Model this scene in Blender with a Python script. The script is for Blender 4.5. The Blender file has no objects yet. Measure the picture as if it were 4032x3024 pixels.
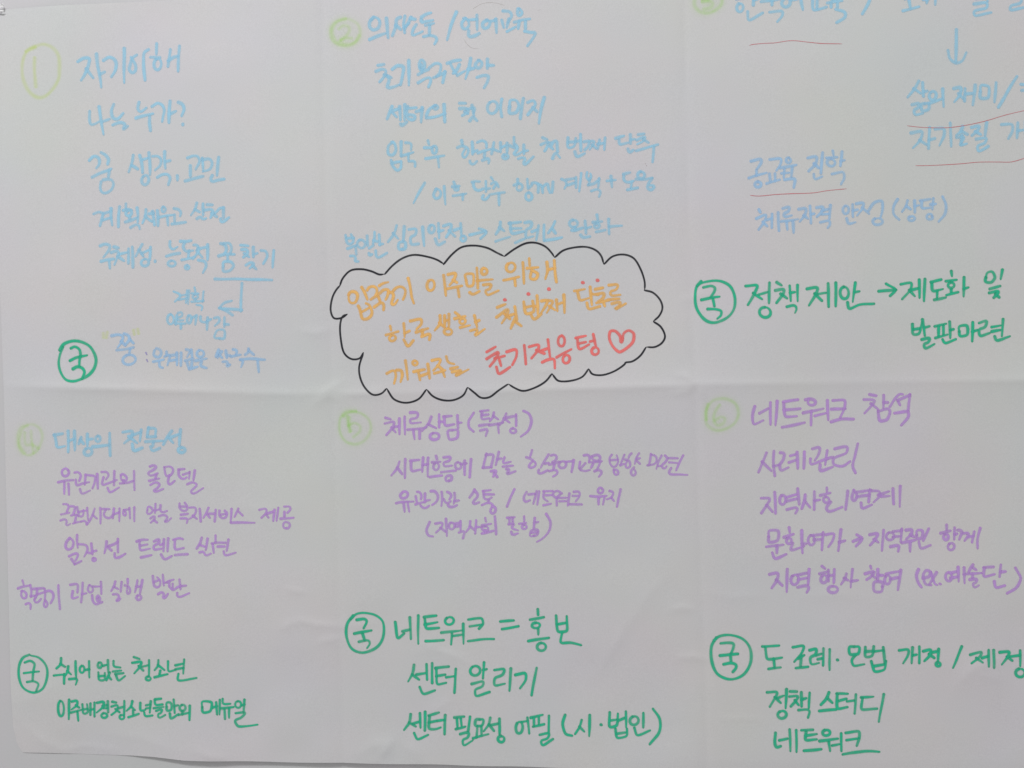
# Close-up of a large sheet of folded white paper on a wall, covered with handwritten
# coloured marker notes.  All lettering is stroke geometry laid on the paper's relief.
import bpy, math, random
import numpy as np

S = 0.0003                      # metres per unit of the paper's own measuring grid (0.3 mm)
CX, CY = 2016.0, 1512.0         # the grid point straight in front of the camera
scn = bpy.context.scene
col = scn.collection

# ------------------------------------------------------------------ camera
cam_d = bpy.data.cameras.new("camera")
cam = bpy.data.objects.new("camera", cam_d)
col.objects.link(cam)
DIST = 1.15
cam.location = (0, -DIST, 0)
cam.rotation_euler = (math.radians(90), 0, 0)
cam_d.sensor_width = 36.0
cam_d.lens = 36.0 * (DIST - 0.003) / (4032 * S)      # the sheet stands about 3 mm off the wall
cam_d.clip_start, cam_d.clip_end = 0.01, 50
scn.camera = cam

# ------------------------------------------------------------------ room light
w = bpy.data.worlds.new("World")
scn.world = w
w.use_nodes = True
bg = w.node_tree.nodes["Background"]
bg.inputs[1].default_value = 0.44
_tc = w.node_tree.nodes.new('ShaderNodeTexCoord'); _sp = w.node_tree.nodes.new('ShaderNodeSeparateXYZ')
_rp = w.node_tree.nodes.new('ShaderNodeValToRGB')      # plain room: cool pale ceiling, warmer floor
_ma = w.node_tree.nodes.new('ShaderNodeMath'); _ma.operation = 'MULTIPLY_ADD'; _ma.inputs[1].default_value = .5; _ma.inputs[2].default_value = .5
w.node_tree.links.new(_tc.outputs['Generated'], _sp.inputs[0]); w.node_tree.links.new(_sp.outputs[2], _ma.inputs[0])
w.node_tree.links.new(_ma.outputs[0], _rp.inputs[0]); w.node_tree.links.new(_rp.outputs[0], bg.inputs[0])
_rp.color_ramp.elements[0].position = .2; _rp.color_ramp.elements[0].color = (0.94, 0.90, 0.92, 1)
_rp.color_ramp.elements[1].position = .8; _rp.color_ramp.elements[1].color = (1.0, 1.0, 1.0, 1)

def area(name, loc, target, sx, sy, power, colour):
    d = bpy.data.lights.new(name, 'AREA')
    d.shape = 'RECTANGLE'; d.size = sx; d.size_y = sy
    d.energy = power; d.color = colour
    o = bpy.data.objects.new(name, d); col.objects.link(o)
    o.location = loc
    from mathutils import Vector
    o.rotation_euler = (Vector(target) - Vector(loc)).to_track_quat('-Z', 'Y').to_euler()
    return o
area("ceiling_lamp", (-1.2, -2.1, 3.1), (0.0, 0, 0.0), 1.3, 0.3, 99.0, (0.98, 0.986, 0.995))

vs = scn.view_settings
vs.view_transform = 'Standard'; vs.look = 'None'; vs.exposure = 0.0; vs.gamma = 1.0
vs.use_curve_mapping = False
scn.cycles.transparent_max_bounces = 48

# ------------------------------------------------------------------ helpers
def lin(c):
    c = c / 255.0
    return c / 12.92 if c <= 0.04045 else ((c + 0.055) / 1.055) ** 2.4
PAPER_ALB = 0.66
def nodes(name):
    m = bpy.data.materials.new(name); m.use_nodes = True
    nt = m.node_tree; nt.nodes.clear()
    out = nt.nodes.new('ShaderNodeOutputMaterial')
    return m, nt, out
def link(nt, a, b): nt.links.new(a, b)

# ------------------------------------------------------------------ paper relief
rng = np.random.RandomState(4)
def seg_dist(X, Y, pts):
    best = np.full(X.shape, 1e9); sgn = np.zeros(X.shape); along = np.zeros(X.shape)
    tot = sum(math.hypot(b[0]-a[0], b[1]-a[1]) for a, b in zip(pts[:-1], pts[1:])) or 1.0
    acc = 0.0
    for (x0, y0), (x1, y1) in zip(pts[:-1], pts[1:]):
        dx, dy = x1 - x0, y1 - y0; L2 = dx*dx + dy*dy; L = math.sqrt(L2)
        t = np.clip(((X - x0)*dx + (Y - y0)*dy) / L2, 0, 1)
        d = np.hypot(X - x0 - t*dx, Y - y0 - t*dy)
        s = np.sign((X - x0)*dy - (Y - y0)*dx)
        m = d < best
        best = np.where(m, d, best); sgn = np.where(m, s, sgn); along = np.where(m, (acc + t*L)/tot, along)
        acc += L
    return best, sgn, along

HFOLD = [(-100, 1517), (200, 1524), (506, 1532), (900, 1544), (1180, 1552), (1262, 1548), (1320, 1541), (1356, 1552),
         (1900, 1540), (2400, 1526), (2700, 1516), (2735, 1510), (2765, 1514), (3300, 1506), (4200, 1494)]
VFOLD1 = [(1266, -100), (1276, 500), (1290, 1100), (1308, 1545), (1326, 2100), (1346, 2700), (1352, 3040)]
VFOLD2 = [(2694, -100), (2704, 500), (2718, 1100), (2737, 1517), (2755, 2100), (2776, 2600), (2786, 3100)]
# (points, height, width-left, width-right): crumples seen on the sheet
CREASES = [
    ([(1672, 2557), (1740, 2562), (1815, 2590), (1850, 2612)], 1.9, 14, 40),
    ([(1665, 2535), (1700, 2540), (1740, 2532)], 1.4, 10, 16),
    ([(1545, 2915), (1520, 2950), (1494, 2984)], 3.2, 22, 40),
    ([(1545, 2915), (1470, 2935), (1400, 2975)], 1.8, 30, 30),
    ([(1590, 2930), (1640, 2965), (1660, 2998)], 1.6, 30, 24),
    ([(1690, 2800), (1740, 2780), (1775, 2750)], 1.2, 16, 26),
    ([(2523, 2398), (2465, 2469), (2350, 2660)], 1.8, 26, 50),
    ([(2523, 2398), (2560, 2330), (2620, 2280)], 1.2, 30, 40),
    ([(2646, 2398), (2690, 2392), (2732, 2400)], 1.8, 10, 16),
    ([(2665, 2590), (2732, 2584), (2790, 2597)], 1.8, 12, 18),
    ([(1133, 2458), (1183, 2442), (1240, 2458), (1335, 2466)], 1.8, 14, 24),
    ([(1100, 2475), (1150, 2458)], 1.0, 20, 20),
    ([(1253, 2531), (1290, 2518), (1345, 2512)], 1.5, 12, 20),
    ([(1133, 2313), (1160, 2326), (1195, 2331)], 1.5, 9, 14),
    ([(1300, 2465), (1400, 2462), (1500, 2450)], 0.9, 16, 16),
    ([(1262, 1548), (1308, 1520), (1345, 1500)], 2.0, 10, 26),
    ([(1235, 1590), (1290, 1556), (1340, 1570)], 1.8, 12, 20),
    ([(1180, 1300), (1240, 1312), (1300, 1296)], 1.5, 16, 22),
    ([(1356, 1552), (1480, 1545), (1530, 1520)], 1.2, 16, 16),
    ([(2735, 1510), (2715, 1490), (2660, 1478)], 2.2, 9, 20),
    ([(2735, 1516), (2760, 1540), (2772, 1575)], 2.0, 9, 18),
    ([(2735, 1516), (2700, 1545), (2650, 1552)], 1.6, 10, 18),
    ([(2690, 1180), (2725, 1172), (2780, 1150)], 1.2, 12, 18),
    ([(2085, 1448), (2130, 1462), (2200, 1452)], 1.3, 12, 14),
    ([(3770, 2690), (3840, 2625), (3920, 2600)], 2.2, 30, 50),
    ([(3840, 2625), (3870, 2660), (3960, 2680)], 1.2, 24, 30),
    ([(2840, 2830), (2920, 2826), (2990, 2832)], 0.8, 10, 14),
    ([(2790, 2330), (2880, 2350), (3000, 2345)], 1.0, 18, 30),
    ([(3160, 2350), (3300, 2338), (3420, 2352)], 0.9, 20, 30),
    ([(75, 2840), (120, 2885), (185, 2930), (260, 2962)], 2.6, 26, 46),
    ([(60, 2780), (140, 2740), (230, 2690)], 1.8, 40, 60),
    ([(230, 2960), (330, 2940), (460, 2958)], 1.8, 22, 30),
    ([(430, 2890), (560, 2905), (700, 2965)], 1.4, 34, 50),
    ([(770, 2958), (830, 2978), (900, 2985)], 1.8, 20, 20),
    ([(520, 2600), (600, 2560), (720, 2545)], 0.9, 40, 50),
    ([(940, 1990), (1040, 2010), (1120, 1996)], 1.0, 24, 40),
    ([(470, 1600), (610, 1612), (760, 1600)], 0.9, 30, 50),
    ([(1010, 560), (1060, 620), (1120, 640)], 0.6, 40, 50),
    ([(3300, 1700), (3380, 1760), (3400, 1850)], 0.6, 50, 60),
    ([(3440, 1180), (3560, 1230), (3700, 1240)], 0.8, 50, 60),
]
GS = 10.0
GX0, GY0 = -60.0, -60.0
NX, NY = 425, 320
gx = GX0 + GS*np.arange(NX); gy = GY0 + GS*np.arange(NY)
X, Y = np.meshgrid(gx, gy)                       # row = y
def smooth_noise(scale, amp, seed):
    r = np.random.RandomState(seed)
    nx, ny = int(4400/scale)+4, int(3400/scale)+4
    g = r.randn(ny, nx)
    fx = (X - GX0)/scale; fy = (Y - GY0)/scale
    ix = np.floor(fx).astype(int); iy = np.floor(fy).astype(int)
    tx = fx-ix; ty = fy-iy
    tx = tx*tx*tx*(tx*(6*tx-15)+10); ty = ty*ty*ty*(ty*(6*ty-15)+10)
    return amp*((g[iy, ix]*(1-tx)+g[iy, ix+1]*tx)*(1-ty)+(g[iy+1, ix]*(1-tx)+g[iy+1, ix+1]*tx)*ty)
H = smooth_noise(900, 4.5, 1) + smooth_noise(420, 2.2, 2) + smooth_noise(170, 0.55, 3)*(0.6+1.6*np.clip((Y-2100)/500, 0, 1)) + smooth_noise(70, 0.07, 6)
d, s, _ = seg_dist(X, Y, HFOLD)
mid = 0.75 + 0.25*np.sin(X/310.0)
H += mid*(11.0*np.exp(-d/np.where(s > 0, 85.0, 150.0)) + 2.0*np.exp(-d/16.0))
for VF, a in ((VFOLD1, 2.9), (VFOLD2, 3.1)):
    d, s, _ = seg_dist(X, Y, VF)
    H -= a*np.exp(-d/26.0)
    H += 0.5*a*np.exp(-d/190.0)
for pts, h, wl, wr in CREASES:
    d, s, al = seg_dist(X, Y, pts)
    H += 1.5*h*np.exp(-(d/np.where(s > 0, wl, wr))**1.15)*(0.35+0.65*np.sin(np.clip(al, 0.02, .98)*math.pi))
# the sheet hangs free of the wall; the foot of the sheet swings out past x=650
H += 9.0
H = 1.2 + (H-1.2)*(0.12+0.88*np.clip((X-10)/260, 0, 1)**.8)
H += 5.5*np.clip((Y-2650)/350, 0, 1)**2*np.clip((X-470)/350, 0, 1)
H -= 5.5*np.clip((Y-2760)/220, 0, 1)*np.clip((560-X)/400, 0, 1)
H = np.maximum(H, 0.6)
# more relief where the paper is weathered at its foot
def edge(pts, v):
    return np.interp(v, [p[0] for p in pts], [p[1] for p in pts])
# outline of the sheet
LEFT = [(-60, -30), (35, -28), (900, -14), (1520, 10), (2200, 26), (2700, 38), (2860, 46), (2930, 62), (2968, 84), (3100, 90)]   # y -> x
TOP = [(-60, 38), (20, 34), (150, 27), (400, 14), (700, -4), (1100, -28), (1500, -50), (4400, -60)]                          # x -> y
BOT = [(-60, 2952), (84, 2966), (177, 2967), (300, 2972), (400, 2974), (520, 2977), (600, 2982), (660, 2988), (720, 2993),
       (800, 2994), (1000, 2998), (1240, 3002), (1500, 3006), (1700, 3010), (2000, 3017), (2400, 3027), (3000, 3040), (4400, 3080)]
_l = edge(LEFT, Y); PX = np.where(np.abs(X-_l) <= 5.0, _l, np.maximum(X, _l))
_t = edge(TOP, PX); _b = edge(BOT, PX) + 1.2*np.sin(PX/57.0)*np.clip((PX-100)/300, 0, 1)
PY = np.minimum(np.maximum(Y, _t), _b)
PY = np.where(np.abs(Y-_t) <= 5.0, _t, np.where(np.abs(Y-_b) <= 5.0, _b, PY))

def relief(x, y):
    fx = np.clip((x-GX0)/GS, 0, NX-1.001); fy = np.clip((y-GY0)/GS, 0, NY-1.001)
    ix = fx.astype(int); iy = fy.astype(int); tx = fx-ix; ty = fy-iy
    return (H[iy, ix]*(1-tx)+H[iy, ix+1]*tx)*(1-ty)+(H[iy+1, ix]*(1-tx)+H[iy+1, ix+1]*tx)*ty
WALL_Y = 0.0
def world_pts(x, y, h):
    return np.stack([(x-CX)*S, WALL_Y - h*S, (CY-y)*S], axis=-1)

# ------------------------------------------------------------------ materials
def paper_material():
    m, nt, out = nodes("white_paper")
    b = nt.nodes.new('ShaderNodeBsdfPrincipled')
    b.inputs['Roughness'].default_value = 0.72
    b.inputs['Specular IOR Level'].default_value = 0.22
    tc = nt.nodes.new('ShaderNodeTexCoord')
    def noise(scale, detail, seed):
        mp = nt.nodes.new('ShaderNodeMapping'); mp.inputs['Location'].default_value = (seed, seed*1.7, seed*.6)
        link(nt, tc.outputs['Object'], mp.inputs['Vector'])
        n = nt.nodes.new('ShaderNodeTexNoise')
        n.inputs['Scale'].default_value = scale; n.inputs['Detail'].default_value = detail
        link(nt, mp.outputs[0], n.inputs['Vector']); return n
    # faint camera colour blotches put into the paper tint: pinkish and greenish patches
    a = noise(4.2, 3, 1.3); c = noise(6.5, 3, 7.7); g = noise(900, 2, 3.1); f = noise(260, 3, 5.0)
    r1 = nt.nodes.new('ShaderNodeValToRGB')
    e = r1.color_ramp.elements
    e[0].position = 0.34; e[0].color = (PAPER_ALB*0.975, PAPER_ALB*1.01, PAPER_ALB*0.985, 1)
    e[1].position = 0.66; e[1].color = (PAPER_ALB*1.015, PAPER_ALB*0.985, PAPER_ALB*1.015, 1)
    link(nt, a.outputs['Fac'], r1.inputs['Fac'])
    r2 = nt.nodes.new('ShaderNodeValToRGB')
    e = r2.color_ramp.elements
    e[0].position = 0.32; e[0].color = (1.012, 1.0, 0.975, 1)
    e[1].position = 0.68; e[1].color = (0.99, 0.998, 1.012, 1)
    link(nt, c.outputs['Fac'], r2.inputs['Fac'])
    mx = nt.nodes.new('ShaderNodeMix'); mx.data_type = 'RGBA'; mx.blend_type = 'MULTIPLY'; mx.inputs[0].default_value = 1
    link(nt, r1.outputs[0], mx.inputs[6]); link(nt, r2.outputs[0], mx.inputs[7])
    r3 = nt.nodes.new('ShaderNodeValToRGB')
    e = r3.color_ramp.elements
    e[0].position = 0.3; e[0].color = (0.955, 0.955, 0.955, 1); e[1].position = 0.7; e[1].color = (1.04, 1.04, 1.04, 1)
    link(nt, g.outputs['Fac'], r3.inputs['Fac'])
    mx2 = nt.nodes.new('ShaderNodeMix'); mx2.data_type = 'RGBA'; mx2.blend_type = 'MULTIPLY'; mx2.inputs[0].default_value = 1
    link(nt, mx.outputs[2], mx2.inputs[6]); link(nt, r3.outputs[0], mx2.inputs[7])
    link(nt, mx2.outputs[2], b.inputs['Base Color'])
    bp = nt.nodes.new('ShaderNodeBump'); bp.inputs['Strength'].default_value = 0.25; bp.inputs['Distance'].default_value = 0.0002
    link(nt, f.outputs['Fac'], bp.inputs['Height']); link(nt, bp.outputs[0], b.inputs['Normal'])
    link(nt, b.outputs[0], out.inputs[0])
    return m
def wall_material():
    m, nt, out = nodes("painted_wall")
    b = nt.nodes.new('ShaderNodeBsdfPrincipled'); b.inputs['Roughness'].default_value = 0.6
    tc = nt.nodes.new('ShaderNodeTexCoord')
    n = nt.nodes.new('ShaderNodeTexNoise'); n.inputs['Scale'].default_value = 5; n.inputs['Detail'].default_value = 4
    link(nt, tc.outputs['Object'], n.inputs['Vector'])
    r = nt.nodes.new('ShaderNodeValToRGB'); e = r.color_ramp.elements
    e[0].position = .35; e[0].color = (0.595, 0.61, 0.605, 1); e[1].position = .65; e[1].color = (0.63, 0.61, 0.63, 1)
    link(nt, n.outputs['Fac'], r.inputs['Fac']); link(nt, r.outputs[0], b.inputs['Base Color'])
    n2 = nt.nodes.new('ShaderNodeTexNoise'); n2.inputs['Scale'].default_value = 320
    link(nt, tc.outputs['Object'], n2.inputs['Vector'])
    bp = nt.nodes.new('ShaderNodeBump'); bp.inputs['Strength'].default_value = .3; bp.inputs['Distance'].default_value = .0003
    link(nt, n2.outputs['Fac'], bp.inputs['Height']); link(nt, bp.outputs[0], b.inputs['Normal'])
    link(nt, b.outputs[0], out.inputs[0]); return m

# inks.  'filter': a translucent dye that tints the paper; 'cover': a more opaque pigment
PAP = (192, 191, 190)
INKS = {   # name: (kind, apparent colour, strength, halo, glow)
    'blue':     ('cover', (146, 182, 202), .69, .14),
    'blue2':    ('cover', (149, 176, 203), .70, .14),
    'purple':   ('cover', (170, 139, 189), .72, .08),
    'purple2':  ('cover', (150, 145, 178), .8, .05),
    'lime':     ('filter', (183, 204, 148), 0.90, .55),
    'mint':     ('filter', (172, 205, 148), 0.66, .75),
    'mint2':    ('filter', (166, 207, 142), 0.72, .75),
    'orange':   ('cover', (241, 169, 106), 0.86, .10),
    'red':      ('cover', (226, 114, 110), 0.88, .08),
    'green':    ('cover', (60, 166, 130), 0.82, .08),
    'black':    ('cover', (52, 52, 56), 0.97, .0),
    'maroon':   ('cover', (178, 98, 104), 0.78, .0),
    'darkred':  ('cover', (95, 40, 40), 0.95, .0),
    'graphite': ('cover', (150, 146, 142), 0.4, .0),
}
THIN = ('black', 'maroon', 'darkred', 'graphite')
MATS = {}
def ink_material(name):
    kind, c, strength, halo = INKS[name]
    m, nt, out = nodes(name.rstrip('2') + "_marker_ink")
    at = nt.nodes.new('ShaderNodeAttribute'); at.attribute_name = 'ink'      # x = density, y = tip wetness
    sp = nt.nodes.new('ShaderNodeSeparateXYZ'); link(nt, at.outputs['Vector'], sp.inputs[0])
    tc = nt.nodes.new('ShaderNodeTexCoord')
    n = nt.nodes.new('ShaderNodeTexNoise'); n.inputs['Scale'].default_value = 130; n.inputs['Detail'].default_value = 5
    link(nt, tc.outputs['Object'], n.inputs['Vector'])
    mr = nt.nodes.new('ShaderNodeMapRange'); mr.inputs[1].default_value = .3; mr.inputs[2].default_value = .7
    mr.inputs[3].default_value = 0.80; mr.inputs[4].default_value = 1.12
    link(nt, n.outputs['Fac'], mr.inputs[0])
    mu = nt.nodes.new('ShaderNodeMath'); mu.operation = 'MULTIPLY'
    link(nt, sp.outputs[0], mu.inputs[0]); link(nt, mr.outputs[0], mu.inputs[1])
    mu2 = nt.nodes.new('ShaderNodeMath'); mu2.operation = 'MULTIPLY'; mu2.inputs[1].default_value = strength; mu2.use_clamp = (kind == 'cover')
    link(nt, mu.outputs[0], mu2.inputs[0])
    if kind == 'filter':
        f = [min(1.0, math.sqrt(lin(a)/lin(p))) for a, p in zip(c, PAP)]
        # colour = f ** density
        cmb = nt.nodes.new('ShaderNodeCombineXYZ')
        for i in range(3):
            pw = nt.nodes.new('ShaderNodeMath'); pw.operation = 'POWER'; pw.inputs[0].default_value = f[i]
            link(nt, mu2.outputs[0], pw.inputs[1]); link(nt, pw.outputs[0], cmb.inputs[i])
        t = nt.nodes.new('ShaderNodeBsdfTransparent')
        link(nt, cmb.outputs[0], t.inputs['Color']); link(nt, t.outputs[0], out.inputs[0])
    else:
        alb = [max(.01, min(.96, (lin(a)/lin(p) - (1-strength)**2)*PAPER_ALB/strength)) for a, p in zip(c, PAP)]
        tipc = [a*.62 + .62*.05 for a in alb]
        mx = nt.nodes.new('ShaderNodeMix'); mx.data_type = 'RGBA'
        mx.inputs[6].default_value = (*alb, 1); mx.inputs[7].default_value = (tipc[0]*1.25, tipc[1]*.8, tipc[2]*.85, 1)
        tm = nt.nodes.new('ShaderNodeMath'); tm.operation = 'MULTIPLY'; tm.inputs[1].default_value = 0.8 if name == 'green' else (0.3 if name in ('blue', 'blue2', 'purple') else 0.12)
        link(nt, sp.outputs[1], tm.inputs[0]); link(nt, tm.outputs[0], mx.inputs[0])
        df = nt.nodes.new('ShaderNodeBsdfDiffuse'); link(nt, mx.outputs[2], df.inputs['Color'])
        t = nt.nodes.new('ShaderNodeBsdfTransparent')
        ms = nt.nodes.new('ShaderNodeMixShader')
        link(nt, mu2.outputs[0], ms.inputs[0]); link(nt, t.outputs[0], ms.inputs[1]); link(nt, df.outputs[0], ms.inputs[2])
        link(nt, ms.outputs[0], out.inputs[0])
    return m
def ink(name):
    if name not in MATS: MATS[name] = ink_material(name)
    return MATS[name]

def mesh_object(name, verts, faces, mat, parent=None, smooth=True):
    me = bpy.data.meshes.new(name)
    me.from_pydata([tuple(v) for v in verts], [], faces)
    me.materials.append(mat)
    if smooth: me.polygons.foreach_set('use_smooth', [True]*len(me.polygons))
    o = bpy.data.objects.new(name, me); col.objects.link(o)
    if parent: o.parent = parent
    return o

# ------------------------------------------------------------------ the wall and the sheet
wv = [(-3, 0, -2.2), (3, 0, -2.2), (3, 0, 2.2), (-3, 0, 2.2), (-3, .1, -2.2), (3, .1, -2.2), (3, .1, 2.2), (-3, .1, 2.2)]
wall = mesh_object("wall", wv, [(0, 1, 2, 3), (5, 4, 7, 6), (4, 5, 1, 0), (3, 2, 6, 7), (4, 0, 3, 7), (1, 5, 6, 2)], wall_material(), smooth=False)
wall["kind"] = "structure"

pv = world_pts(PX, PY, H).reshape(-1, 3)
idx = np.arange(NX*NY).reshape(NY, NX)
q = np.stack([idx[:-1, :-1], idx[1:, :-1], idx[1:, 1:], idx[:-1, 1:]], axis=-1).reshape(-1, 4)
area_ok = []
P = np.stack([PX, PY], -1).reshape(-1, 2)
a, b, c, d_ = P[q[:, 0]], P[q[:, 1]], P[q[:, 2]], P[q[:, 3]]
ar = np.abs((c[:, 0]-a[:, 0])*(d_[:, 1]-b[:, 1])-(c[:, 1]-a[:, 1])*(d_[:, 0]-b[:, 0]))
q = q[ar > 1.0]
# merge the nodes that fall on the same outline point, so that every face is a clean one
key = np.round(P, 3); _, first, inv = np.unique(key, axis=0, return_index=True, return_inverse=True)
q = first[inv.ravel()[q]]
faces = []
for f in q.tolist():
    g = [v for n_, v in enumerate(f) if v != f[n_-1]]
    if len(set(g)) == len(g) and len(g) >= 3: faces.append(g)
edges = {}
for f in faces:
    for u, v in zip(f, f[1:]+f[:1]): edges[(u, v)] = 1
rim = [(u, v) for (u, v) in edges if (v, u) not in edges]
nv = len(pv); back = pv + np.array([0, 0.00012, 0])
rim_v, rim_f = [], []
for u, v in rim:      # the cut edge of the sheet, with nodes of its own
    k_ = 2*nv + len(rim_v)
    rim_v += [pv[u], pv[v], back[v], back[u]]; rim_f.append([k_+1, k_, k_+3, k_+2])
allv = np.vstack([pv, back, np.array(rim_v)])
allf = faces + [[nv+v for v in reversed(f)] for f in faces] + rim_f
used = np.unique(np.concatenate([np.array(f) for f in allf])); remap = np.full(len(allv), -1); remap[used] = np.arange(len(used))
paper = mesh_object("paper_sheet", allv[used], [[int(remap[v]) for v in f] for f in allf], paper_material())
paper["label"] = "large creased white paper sheet on the wall covered in coloured handwritten Korean marker notes"
paper["category"] = "poster"

# crinkled scrap of clear tape at the sheet's upper corner, glint painted opaque white
def tape():
    m, nt, out = nodes("white_glint_tape")
    b = nt.nodes.new('ShaderNodeBsdfPrincipled')
    b.inputs['Base Color'].default_value = (.93, .93, .92, 1); b.inputs['Roughness'].default_value = .25
    link(nt, b.outputs[0], out.inputs[0])
    r = random.Random(3)
    vs_, fs = [], []
    rows = [(-60, 10, 34), (-40, 12, 32), (-20, 14, 31), (-8, 16, 31), (0, 18, 31), (6, 17, 30), (11, 13, 29), (15, 20, 27)]
    for x, t, bm in rows:
        for k in range(5):
            vs_.append(tuple(world_pts(np.array(x + r.uniform(-1, 1)), np.array(t+(bm-t)*k/4 + r.uniform(-1, 1)), np.array(12 + r.uniform(-2.0, 5)))))
    for i in range(len(rows)-1):
        for k in range(4):
            fs.append((i*5+k, i*5+k+1, (i+1)*5+k+1, (i+1)*5+k))
    base = len(vs_)
    for x in (-60, -30, -5, 8, 16):
        for t in (40, 46):
            vs_.append(tuple(world_pts(np.array(x + r.uniform(-1, 1)), np.array(t + r.uniform(-1, 1)*1.0), np.array(10 + r.uniform(0, 4)))))
    for i in range(4): fs.append((base+2*i, base+2*i+1, base+2*i+3, base+2*i+2))
    o = mesh_object("tape_scrap", vs_, fs, m, smooth=False)
    md = o.modifiers.new("thickness", 'SOLIDIFY'); md.thickness = 0.0001
    o["label"] = "tiny crinkled scrap of tape with a painted white glint at the upper corner of the paper sheet"
    o["category"] = "tape"
tape()

# ------------------------------------------------------------------ handwriting
def spline(pts, step):
    p = np.array(pts, float)
    if len(p) == 2:
        L = np.hypot(*(p[1]-p[0])); n = max(3, int(L/step)+1)
        t = np.linspace(0, 1, n)[:, None]
        return p[0]*(1-t)+p[1]*t
    closed = np.hypot(*(p[0]-p[-1])) < 1e-6
    ext = np.vstack([p[-2] if closed else 2*p[0]-p[1], p, p[1] if closed else 2*p[-1]-p[-2]])
    out = []
    for i in range(1, len(ext)-2):
        p0, p1, p2, p3 = ext[i-1:i+3]
        # centripetal Catmull-Rom
        d1 = max(np.hypot(*(p1-p0))**.5, 1e-3); d2 = max(np.hypot(*(p2-p1))**.5, 1e-3); d3 = max(np.hypot(*(p3-p2))**.5, 1e-3)
        t0, t1 = 0, d1; t2 = t1+d2; t3 = t2+d3
        n = max(2, int(np.hypot(*(p2-p1))/step)+1)
        for t in np.linspace(t1, t2, n, endpoint=False):
            A1 = (t1-t)/(t1-t0)*p0+(t-t0)/(t1-t0)*p1; A2 = (t2-t)/(t2-t1)*p1+(t-t1)/(t2-t1)*p2
            A3 = (t3-t)/(t3-t2)*p2+(t-t2)/(t3-t2)*p3
            B1 = (t2-t)/(t2-t0)*A1+(t-t0)/(t2-t0)*A2; B2 = (t3-t)/(t3-t1)*A2+(t-t1)/(t3-t1)*A3
            out.append((t2-t)/(t2-t1)*B1+(t-t1)/(t2-t1)*B2)
    out.append(p[-1])
    return np.array(out)

def crisp(pts):
    """keep the corners of angular strokes (boxes, hooks) tighter than a plain spline would"""
    p = [np.array(q, float) for q in pts]; n = len(p)
    closed = n > 3 and np.hypot(*(p[0]-p[-1])) < 1e-6
    def turn(a, b, c):
        u, v = b-a, c-b
        return abs(math.degrees(math.atan2(u[0]*v[1]-u[1]*v[0], float(u@v))))
    if closed:      # start a closed box in the middle of its longest side
        k = max(range(n-1), key=lambda i: np.hypot(*(p[i+1]-p[i])))
        m = (p[k]+p[k+1])/2
        p = [m]+p[k+1:]+p[1:k+1]+[m]; n = len(p)
    out = [p[0]]
    for i in range(1, n-1):
        a, b, c = p[i-1], p[i], p[i+1]
        if turn(a, b, c) > 48:
            la, lc = np.hypot(*(b-a)), np.hypot(*(c-b))
            ka, kc = min(.3, 4.5/max(la, 1)), min(.3, 4.5/max(lc, 1))
            out += [b+(a-b)*ka, b+(c-b)*kc]
        else: out.append(b)
    out.append(p[-1])
    return [tuple(q) for q in out]

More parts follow.
